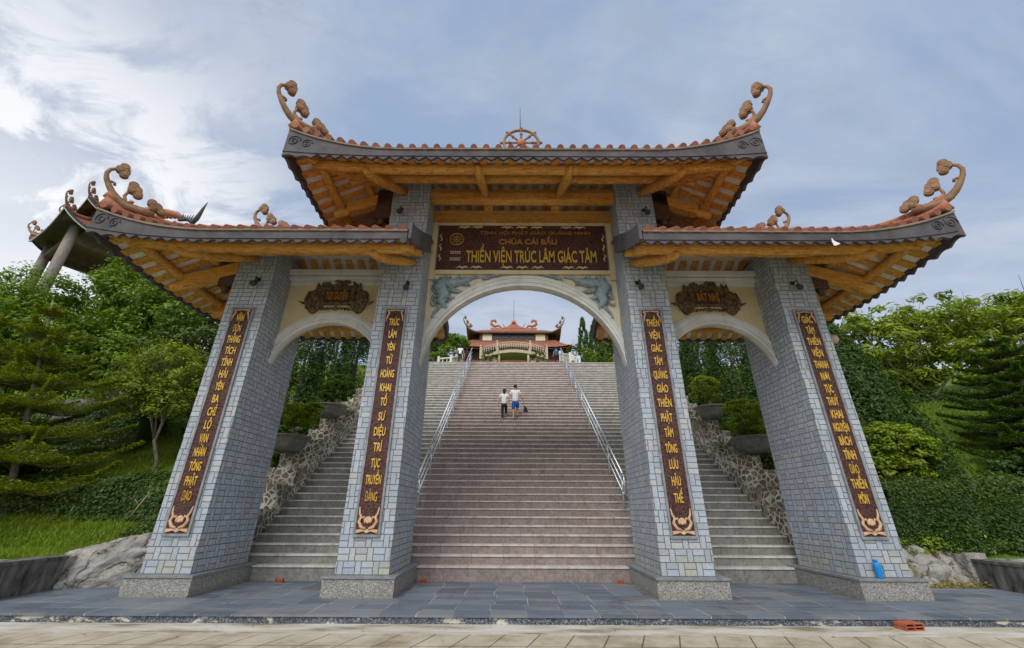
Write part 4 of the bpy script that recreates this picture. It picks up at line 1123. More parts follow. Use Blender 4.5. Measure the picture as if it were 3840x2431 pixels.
norfolk((17.9, 5.4, 1.8), 6.2, 'dark layered pine at the right edge of the picture', 43, 12, 2.7, (.6, 0))
for o_ in [o for o in COL.objects if o.name.startswith('norfolk_pine') and o.location.x > 0]:
    for c in o_.children:
        if c.name.startswith('crown'): c.data.materials[0] = M['leaf_con']
def bush(name, label, ells, m_, seed, nclump, per, rc, size, asp=.55, cat='bush', group=None, base=None, **kw):
    e = ells[0]; bs = base or (e[0], e[1], e[2]-e[5]); t_ = thing(name, label, cat, bs, group)
    b = MB(); rg = random.Random(seed)
    for i in range(5):
        q = ells[i % len(ells)]; b.tube([(bs[0], bs[1], bs[2]-.2), (q[0]+rg.uniform(-.4, .4)*q[3], q[1]+rg.uniform(-.4, .4)*q[4], q[2]+.3*q[5])], [.05, .015], 6)
    b.obj('stems', M['bark'], t_)
    crown('foliage', ells, nclump, per, rc, size, m_, seed, asp, t_, **kw); return t_
bush('round_bush', 'rounded yellow-green bush beside the far right pillar', [(12.3, 4.6, 3.35, 1.25, 1.0, .95), (11.7, 4.5, 2.75, .95, .8, .7)], M['leaf_shrub'], 51, 330, 44, .20, .13, upb=.8, lo=.8)
bush('round_bush', 'small yellow-green bush on the lawn at the foot of the light tree', [(17.6, 10.0, 6.6, 1.3, .8, .55)], M['leaf_shrub'], 52, 90, 40, .2, .16, lo=.6)
# hedges and ground cover
def hedge(label, pts, w, h, m_, seed, dens=1500, size=.12, name='hedge', grp=None):
    t_ = None; rs = np.random.default_rng(seed); C = []; N_ = []; b = MB()
    for p, q in zip(pts, pts[1:]):
        p = np.array(p, float); q = np.array(q, float); L = np.linalg.norm(q[:2]-p[:2]); n = int(L*dens)
        f = rs.random(n); c = p+(q-p)*f[:, None]; d = (q-p)[:2]/L; nr = np.array([-d[1], d[0]])
        a = rs.uniform(-.12, 1.12, n)*PI; rr = 1+.10*np.sin(f*L*3.1+a*2)+rs.normal(0, .05, n)
        off = np.cos(a)*w/2*rr; up = (np.abs(np.sin(a))**.6)*h*rr*np.where(np.sin(a) < 0, .1, 1)
        c[:, 0] += nr[0]*off; c[:, 1] += nr[1]*off; c[:, 2] += up; C.append(c)
        nn = np.stack([nr[0]*np.cos(a), nr[1]*np.cos(a), np.abs(np.sin(a))+.3], 1)+rs.normal(size=(n, 3))*.6; N_.append(nn)
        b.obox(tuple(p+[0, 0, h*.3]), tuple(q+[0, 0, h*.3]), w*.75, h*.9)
    o = link_mesh(name, leaf_mesh(name, np.concatenate(C), np.concatenate(N_), size, .5, m_, rs)); tag(o, label, 'hedge', grp)
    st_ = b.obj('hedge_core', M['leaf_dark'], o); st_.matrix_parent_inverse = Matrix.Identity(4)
    return o
hedge('dark clipped hedge between the two patches of lawn on the left', [(-15.5, 4.3, 1.15), (-13.0, 4.3, 1.25), (-10.2, 4.2, 1.3)], 1.7, 1.15, M['leaf_hedge'], 61, 5200, .10)
hedge('long dark hedge below the round bush on the right', [(10.6, 4.1, 1.75), (13.5, 4.3, 1.85), (17.5, 4.6, 1.9)], 1.4, .70, M['leaf_hedge'], 62, 4600, .10)
hedge('leafy ground cover hanging down the dark bank on the right', [(9.1, 3.2, .45), (10.6, 2.95, .55), (12.0, 2.9, .6), (15.5, 3.2, .6)], 1.5, 1.15, M['leaf_dark'], 63, 5200, .09)
hedge('low dark shrubs under the left layered pines', [(-21, 5.2, 2.1), (-17.5, 5.0, 1.9), (-15.8, 4.6, 1.5)], 2.0, 1.1, M['leaf_con'], 64, 2600, .13)
hedge('dark shrubs under the trees at the top of the left lawn', [(-22, 8.2, 3.7), (-18.5, 8.0, 3.6), (-15.5, 8.3, 3.7)], 2.0, 1.7, M['leaf_hedge'], 65, 2400, .14)
hedge('dark shrubs under the light tree at the top of the right slope', [(18, 10.2, 6.2), (21, 9.6, 5.8), (27, 9.6, 5.8)], 1.8, .9, M['leaf_hedge'], 66, 2400, .14)
# conifer screens behind the side arches
for i, (x, y, h, r) in enumerate([(-12.6, 8.8, 6.4, 1.5), (-11.3, 8.4, 6.2, 1.45), (-10.2, 9.2, 6.8, 1.45), (-9.3, 10.4, 6.8, 1.4), (-8.9, 12.2, 6.6, 1.4)]):
    conifer('cypress', ['dark conifer left of all seen through the left arch', 'second dark conifer from the far left pillar seen through the left arch', 'middle dark conifer seen through the left arch', 'dark conifer right of the middle seen through the left arch', 'dark conifer farthest up the slope seen through the left arch'][i], (x, y, hz(x, y)-.2), h, r, M['leaf_dark'], 70+i, 15000, 'conifers behind the side arches', .15, .75)
for i, (x, y, h, r) in enumerate([(12.4, 8.6, 6.0, 1.5), (11.2, 8.2, 5.8, 1.45), (10.1, 9.0, 6.0, 1.45), (9.2, 10.4, 6.6, 1.4), (9.0, 12.4, 6.8, 1.4)]):
    conifer('cypress', ['dark conifer right of all seen through the right arch', 'second dark conifer from the far right pillar seen through the right arch', 'middle dark conifer seen through the right arch', 'dark conifer left of the middle seen through the right arch', 'dark conifer farthest up the slope seen through the right arch'][i], (x, y, hz(x, y)-.2), h, r, M['leaf_dark'], 80+i, 15000, 'conifers behind the side arches', .15, .75)

# --- bonsai in broad pots on the stepped walls
def pot(x, y, z, r, h, label):
    t_ = thing('plant_pot', label, 'plant pot', (x, y, z), 'cement bonsai pots on the stepped walls')
    b = MB(); b.lathe((x, y, z), [(r*.55, 0), (r*.72, h*.3), (r*.86, h*.7), (r*.93, h*.88), (r*1.0, h*.9), (r*1.0, h), (r*.93, h), (r*.91, h*.86)], 28, capt=False); b.obj('bowl', M['pot'], t_)
    MB().lathe((x, y, z), [(r*.92, h*.90), (0.01, h*.93)], 24, capb=False).obj('soil', M['soil'], t_)
def bonsai(x, y, z, pads, label, seed, k=1., m_='leaf_bons', dens=1.):
    t_ = thing('bonsai_tree', label, 'bonsai', (x, y, z), 'bonsai trees beside the stairs'); b = MB(); rg = random.Random(seed)
    main = Vector((x, y, z-.05))
    c0 = pads[0]; top = Vector((x+c0[0]*k, y+c0[1]*k, z+c0[2]*k)); mid = main.lerp(top, .5)+Vector((rg.uniform(-.15, .15), 0, 0))
    b.tube([main, main.lerp(mid, .5)+Vector((.07, 0, 0)), mid, top], [.085*k, .07*k, .055*k, .03*k], 8)
    for p in pads[1:]: b.tube([main.lerp(mid, .8), Vector((x+p[0]*k, y+p[1]*k, z+p[2]*k))], [.045*k, .02*k], 6)
    b.obj('trunk', M['bark'], t_)
    ells = [(x+p[0]*k, y+p[1]*k, z+p[2]*k, p[3]*k, p[3]*k*.9, p[4]*k) for p in pads]
    crown('foliage', ells, int(52*len(pads)*dens), 46, .12*k, .07*max(1, k*.8), M[m_], seed, .5, t_, lo=.8, upb=1.3)
pot(-7.75, 4.75, 3.30, .66, .50, 'wide dark bowl on the lower step of the left stone wall')
bonsai(-7.7, 4.75, 3.78, [(.05, 0, .85, .62, .26), (.42, 0, .66, .40, .22), (-.40, .0, .60, .42, .20), (.25, -.2, .42, .32, .16), (.5, .1, .98, .32, .18), (-.1, -.25, .5, .4, .16)], 'light green bonsai in the lower bowl on the left wall', 91, 1., 'leaf_shrub')
pot(-7.6, 7.15, 4.92, .60, .48, 'wide dark bowl higher up the left stone wall')
bonsai(-7.6, 7.5, 5.38, [(.0, 0, .95, .62, .20), (-.35, 0, .55, .40, .14), (.3, 0, .5, .34, .14), (0, 0, 1.25, .36, .14)], 'dark flat-topped bonsai in the upper bowl on the left wall', 92, 1., 'leaf_con')
bonsai(-7.5, 11.5, 7.9, [(0, 0, .5, .5, .2), (.3, 0, .25, .3, .14)], 'small bright bonsai near the top of the left arch opening', 93, 1., 'leaf_shrub')
pot(7.85, 4.75, 3.30, .70, .52, 'wide cement bowl on the lower step of the right stone wall')
bonsai(7.85, 4.8, 3.80, [(-.12, 0, 1.0, .62, .30), (-.05, 0, .64, .40, .15), (.40, 0, .45, .36, .16), (-.40, 0, .36, .40, .16), (.15, -.1, .22, .5, .16)], 'bonsai with a flat round top in the lower bowl on the right wall', 94, 1., 'leaf_shrub')
pot(7.75, 7.15, 4.92, .60, .48, 'wide dark bowl higher up the right stone wall')
bonsai(7.7, 7.2, 5.38, [(0, 0, .95, .56, .38), (-.28, 0, .5, .32, .18), (.3, 0, .45, .3, .16)], 'bonsai with a ball-shaped bright top in the upper bowl on the right wall', 95, 1., 'leaf_shrub')

# --- grass
def grass(name, regions, n, seed, hgt=.075, size=.016):
    rs = np.random.default_rng(seed); C = []
    for x0, x1, y0, y1, w in regions:
        k = int(n*w); x = rs.uniform(x0, x1, k); y = y0+(y1-y0)*rs.random(k)**1.2
        z = np.array([hz(a, b_) for a, b_ in zip(x, y)]); C.append(np.stack([x, y, z], 1))
    C = np.concatenate(C); m = len(C); h = hgt*rs.uniform(.5, 1.4, (m, 1)); a = rs.uniform(0, 2*PI, m); d = np.stack([np.cos(a), np.sin(a), np.zeros(m)], 1)
    V = np.empty((m, 3, 3)); V[:, 0] = C-d*size; V[:, 1] = C+d*size; V[:, 2] = C+rs.normal(size=(m, 3))*.05+np.array([0, 0, 1])*h
    me = bpy.data.meshes.new(name); me.vertices.add(3*m); me.vertices.foreach_set('co', V.ravel()); me.loops.add(3*m); me.loops.foreach_set('vertex_index', np.arange(3*m))
    me.polygons.add(m); me.polygons.foreach_set('loop_start', np.arange(m)*3); me.polygons.foreach_set('loop_total', np.full(m, 3)); me.update(calc_edges=True); me.validate(); me.materials.append(M['grass'])
    o = link_mesh(name, me); tag(o, 'short green grass covering the garden slopes', 'grass', kind='stuff')
grass('grass', [(-18, -10, .7, 4.6, .38), (-22, -8.3, 5.0, 11, .32), (10.6, 22, 5, 12, .30)], 130000, 5)

# ================================================================== ROCKS, LOW WALLS
def boulder(name, label, c, r, seed, rotz=0, sub=4, grp=None, m_='rock', tilt=0.):
    from mathutils import noise as nz
    bm = bmesh.new(); bmesh.ops.create_icosphere(bm, subdivisions=sub, radius=1)
    for v in bm.verts:
        p = v.co.copy(); k = 1+.30*nz.noise(p*1.3+Vector((seed, 0, 0)))+.20*(.5-abs(nz.noise(p*2.6+Vector((0, seed, 0)))))+.09*(.5-abs(nz.noise(p*6+Vector((0, 0, seed)))))+.03*nz.noise(p*17)
        q = Vector((p.x*k*r[0], p.y*k*r[1], p.z*k*r[2])); q.z += tilt*q.x; q.rotate(Matrix.Rotation(rotz, 3, 'Z')); v.co = q+Vector(c)
    me = bpy.data.meshes.new(name); bm.to_mesh(me); bm.free(); me.polygons.foreach_set('use_smooth', [True]*len(me.polygons)); me.materials.append(M[m_])
    o = link_mesh(name, me); return tag(o, label, 'rock', grp)
boulder('boulder', 'big grey boulder between the low dark wall and the far left plinth', (-9.45, 1.45, .20), (1.55, .62, .72), 2, R(24), 6, tilt=.24)
boulder('boulder', 'narrow upright boulder squeezed behind the far left plinth', (-8.55, 2.35, .45), (.55, .5, .95), 5, R(10), 4)
boulder('boulder', 'dark rock under the trees on the left slope', (-18.0, 8.0, 5.0), (1.3, .8, .75), 7, R(20), 4, m_='conc')
boulder('boulder', 'pinkish rock among the trees above the left lawn', (-17.2, 8.3, 6.0), (.9, .5, .45), 9, R(-10), 3)
rg = random.Random(8); k = 0
for (x, y, z, s_) in [(9.05, 2.0, .12, .32), (9.7, 2.0, .18, .38), (10.3, 2.05, .16, .36), (9.35, 2.3, .45, .30), (9.95, 2.35, .45, .33), (10.5, 2.2, .36, .30), (10.15, 1.75, .0, .22), (9.5, 1.72, -.02, .19)]:
    boulder('stone', ['rough stone beside the far right plinth, lowest and nearest', 'rough stone in the middle of the right bank, bottom row', 'rough stone of the right bank next to the low dark wall', 'rough mossy stone of the upper row nearest the far right plinth', 'rough mossy stone in the middle of the upper row', 'rough stone of the upper row against the low dark wall', 'small stone at the foot of the right bank near the wall', 'small stone at the foot of the right bank near the plinth'][k], (x, y, z), (s_*1.15, s_*.8, s_), 20+k, rg.uniform(0, 3), 3, 'stones of the right bank'); k += 1
# dry leaves on the right bank
rs = np.random.default_rng(3); n = 1500
C = np.stack([rs.uniform(9.0, 11.0, n), rs.uniform(1.3, 2.5, n), np.zeros(n)], 1); C[:, 2] = .02+np.clip((C[:, 1]-1.6)*1.0, 0, .9)+rs.normal(0, .05, n).clip(0)
tag(link_mesh('fallen_leaves', leaf_mesh('fallen_leaves', C, rs.normal(size=(n, 3))*.5+[0, -.4, 1], .07, .55, M['leaf_dry'], rs)), 'yellow dead leaves and weeds scattered on the right bank', 'leaves', kind='stuff')
def low_wall(sg, label, x, y0, y1, h):
    b = MB(); b.box(min(x, x+sg*.35), max(x, x+sg*.35), y0, y1, -.2, h); b.box(min(x-sg*.02, x+sg*.42), max(x-sg*.02, x+sg*.42), y0, y1+.01, h, h+.06)
    tag(b.obj('retaining_wall', M['conc']), label, 'wall')
low_wall(-1, 'low stained concrete wall at the left edge of the paving', -9.86, -14, .66, .56)
low_wall(1, 'low stained concrete wall at the right edge of the paving', 10.5, -14, 1.55, .50)
b = MB(); 
for sg, xw, ye in ((-1, -10.2, .5), (1, 10.8, 1.3)):
    x0, x1 = (xw, -70) if sg < 0 else (xw, 70)
    b.add([(x0, -14, .52), (x1, -14, .52), (x1, ye+.7, .52), (x0, ye+.7, .52)], [(0, 1, 2, 3)])
struct('garden_ground', b, M['lawn'])
b = MB(); b.tube([(-10.35, 2.5, 1.35), (-10.18, 2.45, 1.62), (-10.05, 2.5, 1.95)], [.022, .02, .012], 6); b.tube([(-10.18, 2.45, 1.62), (-10.3, 2.4, 1.78)], [.01, .006], 5)
tag(b.obj('dead_branch', M['stick']), 'bleached bare branch leaning on the hedge beside the far left pillar', 'branch')

def ground_cover(name, regions, n, seed, m_, label, size=.09):
    rs = np.random.default_rng(seed); C = []
    for x0, x1, y0, y1, w in regions:
        k = int(n*w); x = rs.uniform(x0, x1, k); y = rs.uniform(y0, y1, k)
        z = np.array([hz(a, b_) for a, b_ in zip(x, y)])+np.abs(rs.normal(0, .10, k))+.12*np.sin(x*3)*np.sin(y*2.6)+.08; C.append(np.stack([x, y, z], 1))
    C = np.concatenate(C); N_ = rs.normal(size=C.shape)*.6+[0, -.5, .9]
    return tag(link_mesh(name, leaf_mesh(name, C, N_, size, .55, M[m_], rs)), label, kind='stuff')
ground_cover('ground_cover', [(8.05, 10.6, 2.3, 5.5, .35), (-10.4, -8.05, 2.3, 5.0, .3), (10.4, 16, 2.0, 4.0, .35)], 42000, 9, 'leaf_hedge', 'dark creeping plants on the banks beside the gate')
b = MB(); b.box(8.11, 10.55, 2.34, 2.42, -.3, .62); b.box(10.40, 10.49, 1.645, 2.335, -.3, .64); b.box(10.40, 10.88, 1.552, 1.64, -.3, .68); b.box(10.86, 14, 1.33, 1.42, -.3, .58); struct('bank', b, M['rock'])
b = MB(); b.box(-10.0, -8.11, 2.34, 2.42, -.3, .62); b.box(-9.99, -9.9, .70, 2.335, -.3, .60); b.box(-14, -10.30, .50, .58, -.3, .55); struct('bank', b, M['rock'])
# a few dead leaves on the paving
rs = np.random.default_rng(12); n = 90
C = np.stack([rs.uniform(-9, 9.5, n), rs.uniform(-2.4, 1.6, n), np.zeros(n)], 1); C[:, 2] = np.where(C[:, 1] < -1.45, -.122, .008)
tag(link_mesh('fallen_leaves', leaf_mesh('fallen_leaves', C, rs.normal(size=(n, 3))*.12+[0, 0, 1], .055, .5, M['leaf_dry'], rs, .1)), 'small dead leaves scattered on the slate paving', 'leaves', kind='stuff')

# ================================================================== SMALL THINGS
bt = thing('water_bottle', 'tall blue plastic bottle standing on the cap of the far right plinth', 'bottle', (6.98, -.09, .367))
b = MB(); b.lathe((6.98, -.09, .367), [(.055, 0), (.06, .02), (.055, .10), (.062, .16), (.068, .23), (.05, .27), (.03, .285)], 16, capt=True); b.obj('body', M['blue'], bt)
MB().lathe((6.98, -.09, .367), [(.034, .285), (.036, .32), (.03, .325)], 12, capt=True).obj('cap', M['blue'], bt)
b = MB(); b.tube([(7.03, -.09, .60), (7.09, -.09, .58), (7.09, -.09, .47), (7.03, -.09, .44)], .012, 6); b.obj('handle', M['blue'], bt)
def clay(x, y, z, rz, label, w=.17, d=.10, h=.075, holes=True):
    b = MB(); t_ = .014; c, s_ = math.cos(rz), math.sin(rz)
    def q(x0, x1, y0, y1, z0, z1):
        k0 = len(b.v); b.box(x0, x1, y0, y1, z0, z1)
        for i in range(k0, len(b.v)): X, Y, Z = b.v[i]; b.v[i] = (x+X*c-Y*s_, y+X*s_+Y*c, z+Z)
    q(-w/2, w/2, -d/2, d/2, 0, t_); q(-w/2, w/2, -d/2, d/2, h-t_, h); q(-w/2, w/2, -d/2, d/2, h/2-t_/2, h/2+t_/2)
    for k in (-1, 0, 1): q(k*(w/2-t_/2)-t_/2, k*(w/2-t_/2)+t_/2, -d/2+.001, d/2-.001, t_, h-t_)
    return tag(b.obj('hollow_brick', M['brick']), label, 'brick', 'loose red bricks')
clay(-2.33, 1.72, .0, .2, 'small red hollow brick on the paving left of the pink steps')
clay(2.27, 1.72, .0, -.15, 'small red hollow brick on the paving right of the pink steps')
clay(-5.70, 1.72, .0, .1, 'small red hollow brick beside the far left plinth')
clay(6.02, -1.62, -.131, R(8), 'large red brick lying against the riser at the lower right', .32, .20, .10)

# ================================================================== PEOPLE
def skin_obj(name, chains, m_, parent=None, sub=2):
    """chains: list of (points, radii, attach) ; attach = (chain index, point index) or None"""
    vs, es, rd, ids = [], [], [], []
    for pts, rads, att in chains:
        row = []
        for i, (p, r_) in enumerate(zip(pts, rads)):
            if i == 0 and att is not None: row.append(ids[att[0]][att[1]]); continue
            vs.append(p); rd.append(r_); row.append(len(vs)-1)
            if len(row) > 1: es.append((row[-2], row[-1]))
        ids.append(row)
    me = bpy.data.meshes.new(name); me.from_pydata(vs, es, []); o = bpy.data.objects.new(name, me); COL.objects.link(o)
    md = o.modifiers.new('s', 'SKIN'); sv = me.skin_vertices[0].data
    for i, r_ in enumerate(rd): sv[i].radius = r_ if isinstance(r_, tuple) else (r_, r_)
    sv[0].use_root = True
    md.use_smooth_shade = True
    sb = o.modifiers.new('d', 'SUBSURF'); sb.levels = sub; sb.render_levels = sub
    dg = bpy.context.evaluated_depsgraph_get(); me2 = bpy.data.meshes.new_from_object(o.evaluated_get(dg)); bpy.data.objects.remove(o); bpy.data.meshes.remove(me)
    me2.name = name; me2.materials.clear(); me2.materials.append(m_); me2.polygons.foreach_set('use_smooth', [True]*len(me2.polygons))
    o = bpy.data.objects.new(name, me2); COL.objects.link(o)
    if parent: par(o, parent)
    return o
def person(x, y, z, h, label, top, bottom, hair_long=False, shorts=False, arms=((.25, -.05), (.25, .05)), stride=.14, seed=0, group=None, face=1, dress=False):
    """stands at x,y,z with the back to the viewer (looks along +Y when face=1)"""
    t_ = thing('person', label, 'person', (x, y, z), group); k = h/1.70; f = face
    def P(a, b_, c): return (x+a*k, y+f*b_*k, z+c*k)
    fl, fr = (-.085, -stride, .0), (.085, stride*1.35, .2125/k)       # rear foot on the step, front foot one step up
    kl = (-.09, .02, .47); kr = (.095, stride*1.5+.05, .60)
    hip = .90; sh = 1.40
    ch = [([P(0, 0, hip), P(0, -.005, 1.05), P(0, 0, 1.2), P(0, 0, 1.36), P(0, .01, 1.46), P(0, .02, 1.53), P(0, .025, 1.60), P(0, .02, 1.67)],
           [(.135*k, .10*k), (.115*k, .085*k), (.13*k, .095*k), (.12*k, .085*k), (.052*k, .052*k), (.072*k, .085*k), (.078*k, .095*k), (.055*k, .07*k)], None)]
    for sg, ft, kn in ((-1, fl, kl), (1, fr, kr)):
        ch.append(([None, P(sg*.085, .0, .84), P(*kn), P(ft[0], ft[1], ft[2]+.09), P(ft[0], ft[1]+.05, ft[2]+.045), P(ft[0], ft[1]+.17, ft[2]+.03)],
                   [0, .085*k, .055*k, .038*k, .038*k, .028*k], (0, 0)))
    hands = []
    for sg, (out, sw) in zip((-1, 1), arms):
        e = P(sg*(.19+out*.35), sw*.4-.02, 1.12); wv = P(sg*(.19+out*.75), sw*1.6, .86); hd = P(sg*(.195+out*.85), sw*1.9, .79)
        ch.append(([None, P(sg*.17, 0, 1.385), e, wv, hd], [0, .05*k, .036*k, .024*k, (.028*k, .016*k)], (0, 3))); hands.append((sg, hd, len(ch)-1))
    body_ch = list(ch)
    for sg, hd, ci in hands:
        for q, (dx_, dl) in enumerate(((-.024, .075), (-.008, .085), (.008, .08), (.022, .065))):
            body_ch.append(([None, (hd[0]+sg*.004, hd[1]+dx_*k, hd[2]-.045*k), (hd[0]-sg*.008*k, hd[1]+dx_*k*1.1, hd[2]-dl*k)], [0, .009*k, .007*k], (ci, 4)))
        body_ch.append(([None, (hd[0]-sg*.01*k, hd[1]+f*.035*k, hd[2]-.01*k), (hd[0]-sg*.012*k, hd[1]+f*.05*k, hd[2]-.045*k)], [0, .010*k, .008*k], (ci, 4)))
    skin_obj('body', body_ch, M['skin'], t_)
    # face details on the far side of the head
    b = MB(); b.ell(P(0, .115, 1.585), (.014*k, .02*k, .026*k), 0, 6, 5); b.ell(P(-.078, .02, 1.60), (.012*k, .02*k, .032*k), 0, 6, 5); b.ell(P(.078, .02, 1.60), (.012*k, .02*k, .032*k), 0, 6, 5); b.obj('nose_and_ears', M['skin'], t_)
    b = MB(); b.ell(P(-.03, .108, 1.61), (.013*k, .008*k, .007*k), 0, 6, 5); b.ell(P(.03, .108, 1.61), (.013*k, .008*k, .007*k), 0, 6, 5); b.ell(P(0, .105, 1.545), (.024*k, .008*k, .006*k), 0, 6, 5); b.obj('eyes_and_mouth', M['redwall'], t_)
    g = 1.16
    cl = [([P(0, 0, .84), P(0, -.005, 1.05), P(0, 0, 1.2), P(0, 0, 1.37), P(0, .008, 1.435)], [(.165*k, .125*k), (.148*k, .115*k), (.152*k, .115*k), (.135*k, .10*k), (.06*k, .06*k)], None)]
    for sg, (out, sw) in zip((-1, 1), arms): cl.append(([None, P(sg*.175, 0, 1.385), P(sg*(.185+out*.22), sw*.22-.01, 1.22)], [0, .066*k, .056*k], (0, 3)))
    skin_obj('shirt', cl, M[top], t_)
    cl = [([P(0, 0, .97), P(0, 0, .88)], [(.142*k, .108*k), (.145*k, .11*k)], None)]
    for sg, ft, kn in ((-1, fl, kl), (1, fr, kr)):
        if shorts: m_ = [a*.15+b_*.85 for a, b_ in zip((sg*.085, 0, .84), kn)]; cl.append(([None, P(sg*.09, .0, .80), P(*m_)], [0, .105*k, .085*k], (0, 1)))
        else: cl.append(([None, P(sg*.088, .0, .82), P(*kn), P(ft[0], ft[1], ft[2]+.12)], [0, .10*k, .07*k, .055*k], (0, 1)))
    skin_obj('shorts' if shorts else 'trousers', cl, M[bottom], t_)
    b = MB(); b.ell(P(0, .0, 1.625), (.092*k, .105*k, .098*k), 0, 12, 8)
    if hair_long: b.ell(P(0, -.055, 1.53), (.075*k, .055*k, .13*k), 0, 10, 8)
    b.obj('hair', M['hair'], t_)
    for sg, ft in ((-1, fl), (1, fr)):
        b = MB(); b.ell(P(ft[0], ft[1]+.06, ft[2]+.012), (.048*k, .13*k, .016*k), 0, 10, 6); b.obj('sandal', M['black_cloth'], t_)
    return t_, hands
ym = Y0+TH*23+.19; zm = Z0+RH*23
man, hm = person(-.13, ym, zm, 1.68, 'man in a white shirt and blue shorts climbing the stairs with a dark bag', 'white_cloth', 'blue_cloth', False, True, ((.22, -.04), (.26, .05)), .10)
woman, hw_ = person(-.64, ym+.05, zm, 1.50, 'woman in a white top and black trousers climbing the stairs beside the man', 'white_cloth', 'black_cloth', True, False, ((.2, .03), (.12, -.04)), .08)
hx, hy, hz_ = hm[1][1]
bg_ = thing('hand_bag', 'dark bag hanging from the right hand of the climbing man', 'bag', (hx+.06, hy, hz_-.34))
b = MB(); b.prism([(hx-.04, hz_-.32), (hx+.17, hz_-.35), (hx+.13, hz_-.20), (hx+.05, hz_-.10), (hx-.02, hz_-.14)], lambda u, v, d: (u, d, v), hy-.05, hy+.05); b.obj('bag_body', M['black_cloth'], bg_)
b = MB(); b.tube([(hx-.01, hy, hz_-.16), (hx-.005, hy, hz_-.05), (hx+.03, hy, hz_-.06), (hx+.07, hy, hz_-.12)], .010, 6); b.obj('strap', M['black_cloth'], bg_)
person(-4.72, 23.6, 12.75, 1.66, 'person in a white shirt at the top of the stairs on the left', 'white_cloth', 'black_cloth', True, False, ((.2, 0), (.2, 0)), .03, group='distant visitors at the head of the stairs')
person(-4.25, 24.4, 12.8, 1.62, 'darker dressed person behind the white-shirted one at the top left of the stairs', 'black_cloth', 'black_cloth', True, False, ((.15, 0), (.15, 0)), .03, group='distant visitors at the head of the stairs')
person(3.45, 23.6, 12.75, 1.50, 'person dressed in dark blue beside the top of the right handrail', 'blue_cloth', 'black_cloth', False, False, ((.15, 0), (.15, 0)), .03, group='distant visitors at the head of the stairs')

# ================================================================== HEAD OF THE STAIRS
def mound(label, x, y, z, r, h, m_, seed, n=40):
    bush('clipped_bush', label, [(x, y, z, r, r*.9, h)], M[m_], seed, n, 40, .16, .11, lo=.8, upb=.9, group='clipped bushes at the head of the stairs')
mound('rounded bright bush nearest the left pillar above the stairs', -7.0, 24, 13.4, .75, .55, 'leaf_bons', 101)
mound('lighter bush behind the rounded one at the top left of the stairs', -6.3, 25, 14.5, .8, .5, 'leaf_shrub', 102)
mound('darker bush beside the visitors at the top left of the stairs', -5.6, 26, 15.0, .9, .6, 'leaf_con', 103)
mound('lowest bush left of the visitors above the stairs', -6.0, 24, 13.2, .6, .45, 'leaf_con', 108)
mound('yellow-green bush at the top right of the stairs', 6.2, 24.5, 14.1, .6, .42, 'leaf_shrub', 104)
mound('rounded bush below the yellow-green one at the top right', 6.75, 24, 13.45, .65, .42, 'leaf_bons', 105)
mound('dark bush in front of the cypresses at the top right', 5.3, 25, 14.5, .8, .5, 'leaf_con', 106)
mound('small bright bush against the right pillar above the stairs', 8.5, 23.6, 13.0, .7, .35, 'leaf_shrub', 107)
for i, (x, y, h, r) in enumerate([(6.6, 27.5, 5.6, .75), (7.6, 27.2, 5.0, .8), (8.5, 26.6, 4.6, .85), (9.5, 26.2, 4.6, .9)]):
    conifer('cypress', ['tallest pointed cypress at the top right of the stairs', 'second pointed cypress from the temple at the top right', 'third pointed cypress from the temple at the top right', 'cypress half hidden by the right pillar above the stairs'][i], (x, y, 13.3), h, r, M['leaf_con'], 110+i, 9000, 'cypresses at the head of the stairs', .18, .6)
for i, (x, y, h, r) in enumerate([(-8.2, 27, 4.4, .95), (-7.2, 27.6, 4.0, .8)]):
    conifer('cypress', ['dark cypress half hidden by the left pillar above the stairs', 'dark cypress beside the left pillar above the stairs'][i], (x, y, 13.3), h, r, M['leaf_dark'], 120+i, 9000, 'cypresses at the head of the stairs', .18, .6)
tree('broadleaf_tree', 'distant low tree left of the temple', (-12.5, 58, 24), [(-12.5, 58, 28.6, 3.0, 2, 1.6), (-9.8, 58, 28.2, 2.0, 2, 1.4)], .3, M['leaf_mid'], 130, 120, 40, .7, .45, .5, GB)
# pale balustrades
def balustrade(label, pts, h=.9):
    t_ = thing('balustrade', label, 'balustrade', pts[0], 'pale stone balustrades')
    b = MB(); L = MB(); ps = MB()
    for p, q in zip(pts, pts[1:]):
        p = Vector(p); q = Vector(q); b.obox(p+Vector((0, 0, h)), q+Vector((0, 0, h)), .12, .10); L.obox(p+Vector((0, 0, .12)), q+Vector((0, 0, .12)), .12, .12)
        n = max(2, int((q-p).length/.32))
        for i in range(1, n):
            c = p.lerp(q, i/n); ps.tube([c+Vector((0, 0, .1)), c+Vector((0, 0, h*.5)), c+Vector((0, 0, h))], [.035, .065, .035], 6)
    b.obj('handrail', M['white'], t_); L.obj('bottom_rail', M['white'], t_)
    tag(ps.obj('balusters', M['beige'], t_), kind='stuff')
    for p in pts: MB().box(p[0]-.09, p[0]+.09, p[1]-.09, p[1]+.09, p[2]-.1, p[2]+h+.2).obj('post', M['white'], t_)
balustrade('pale balustrade left of the stair head', [(-6.3, 22.5, 12.1), (-5.3, 22.5, 12.2), (-4.9, 26, 13.6)], .7)
balustrade('pale balustrade right of the stair head', [(4.2, 27, 14.2), (4.5, 22.8, 12.5), (5.2, 22.5, 12.1)], .8)

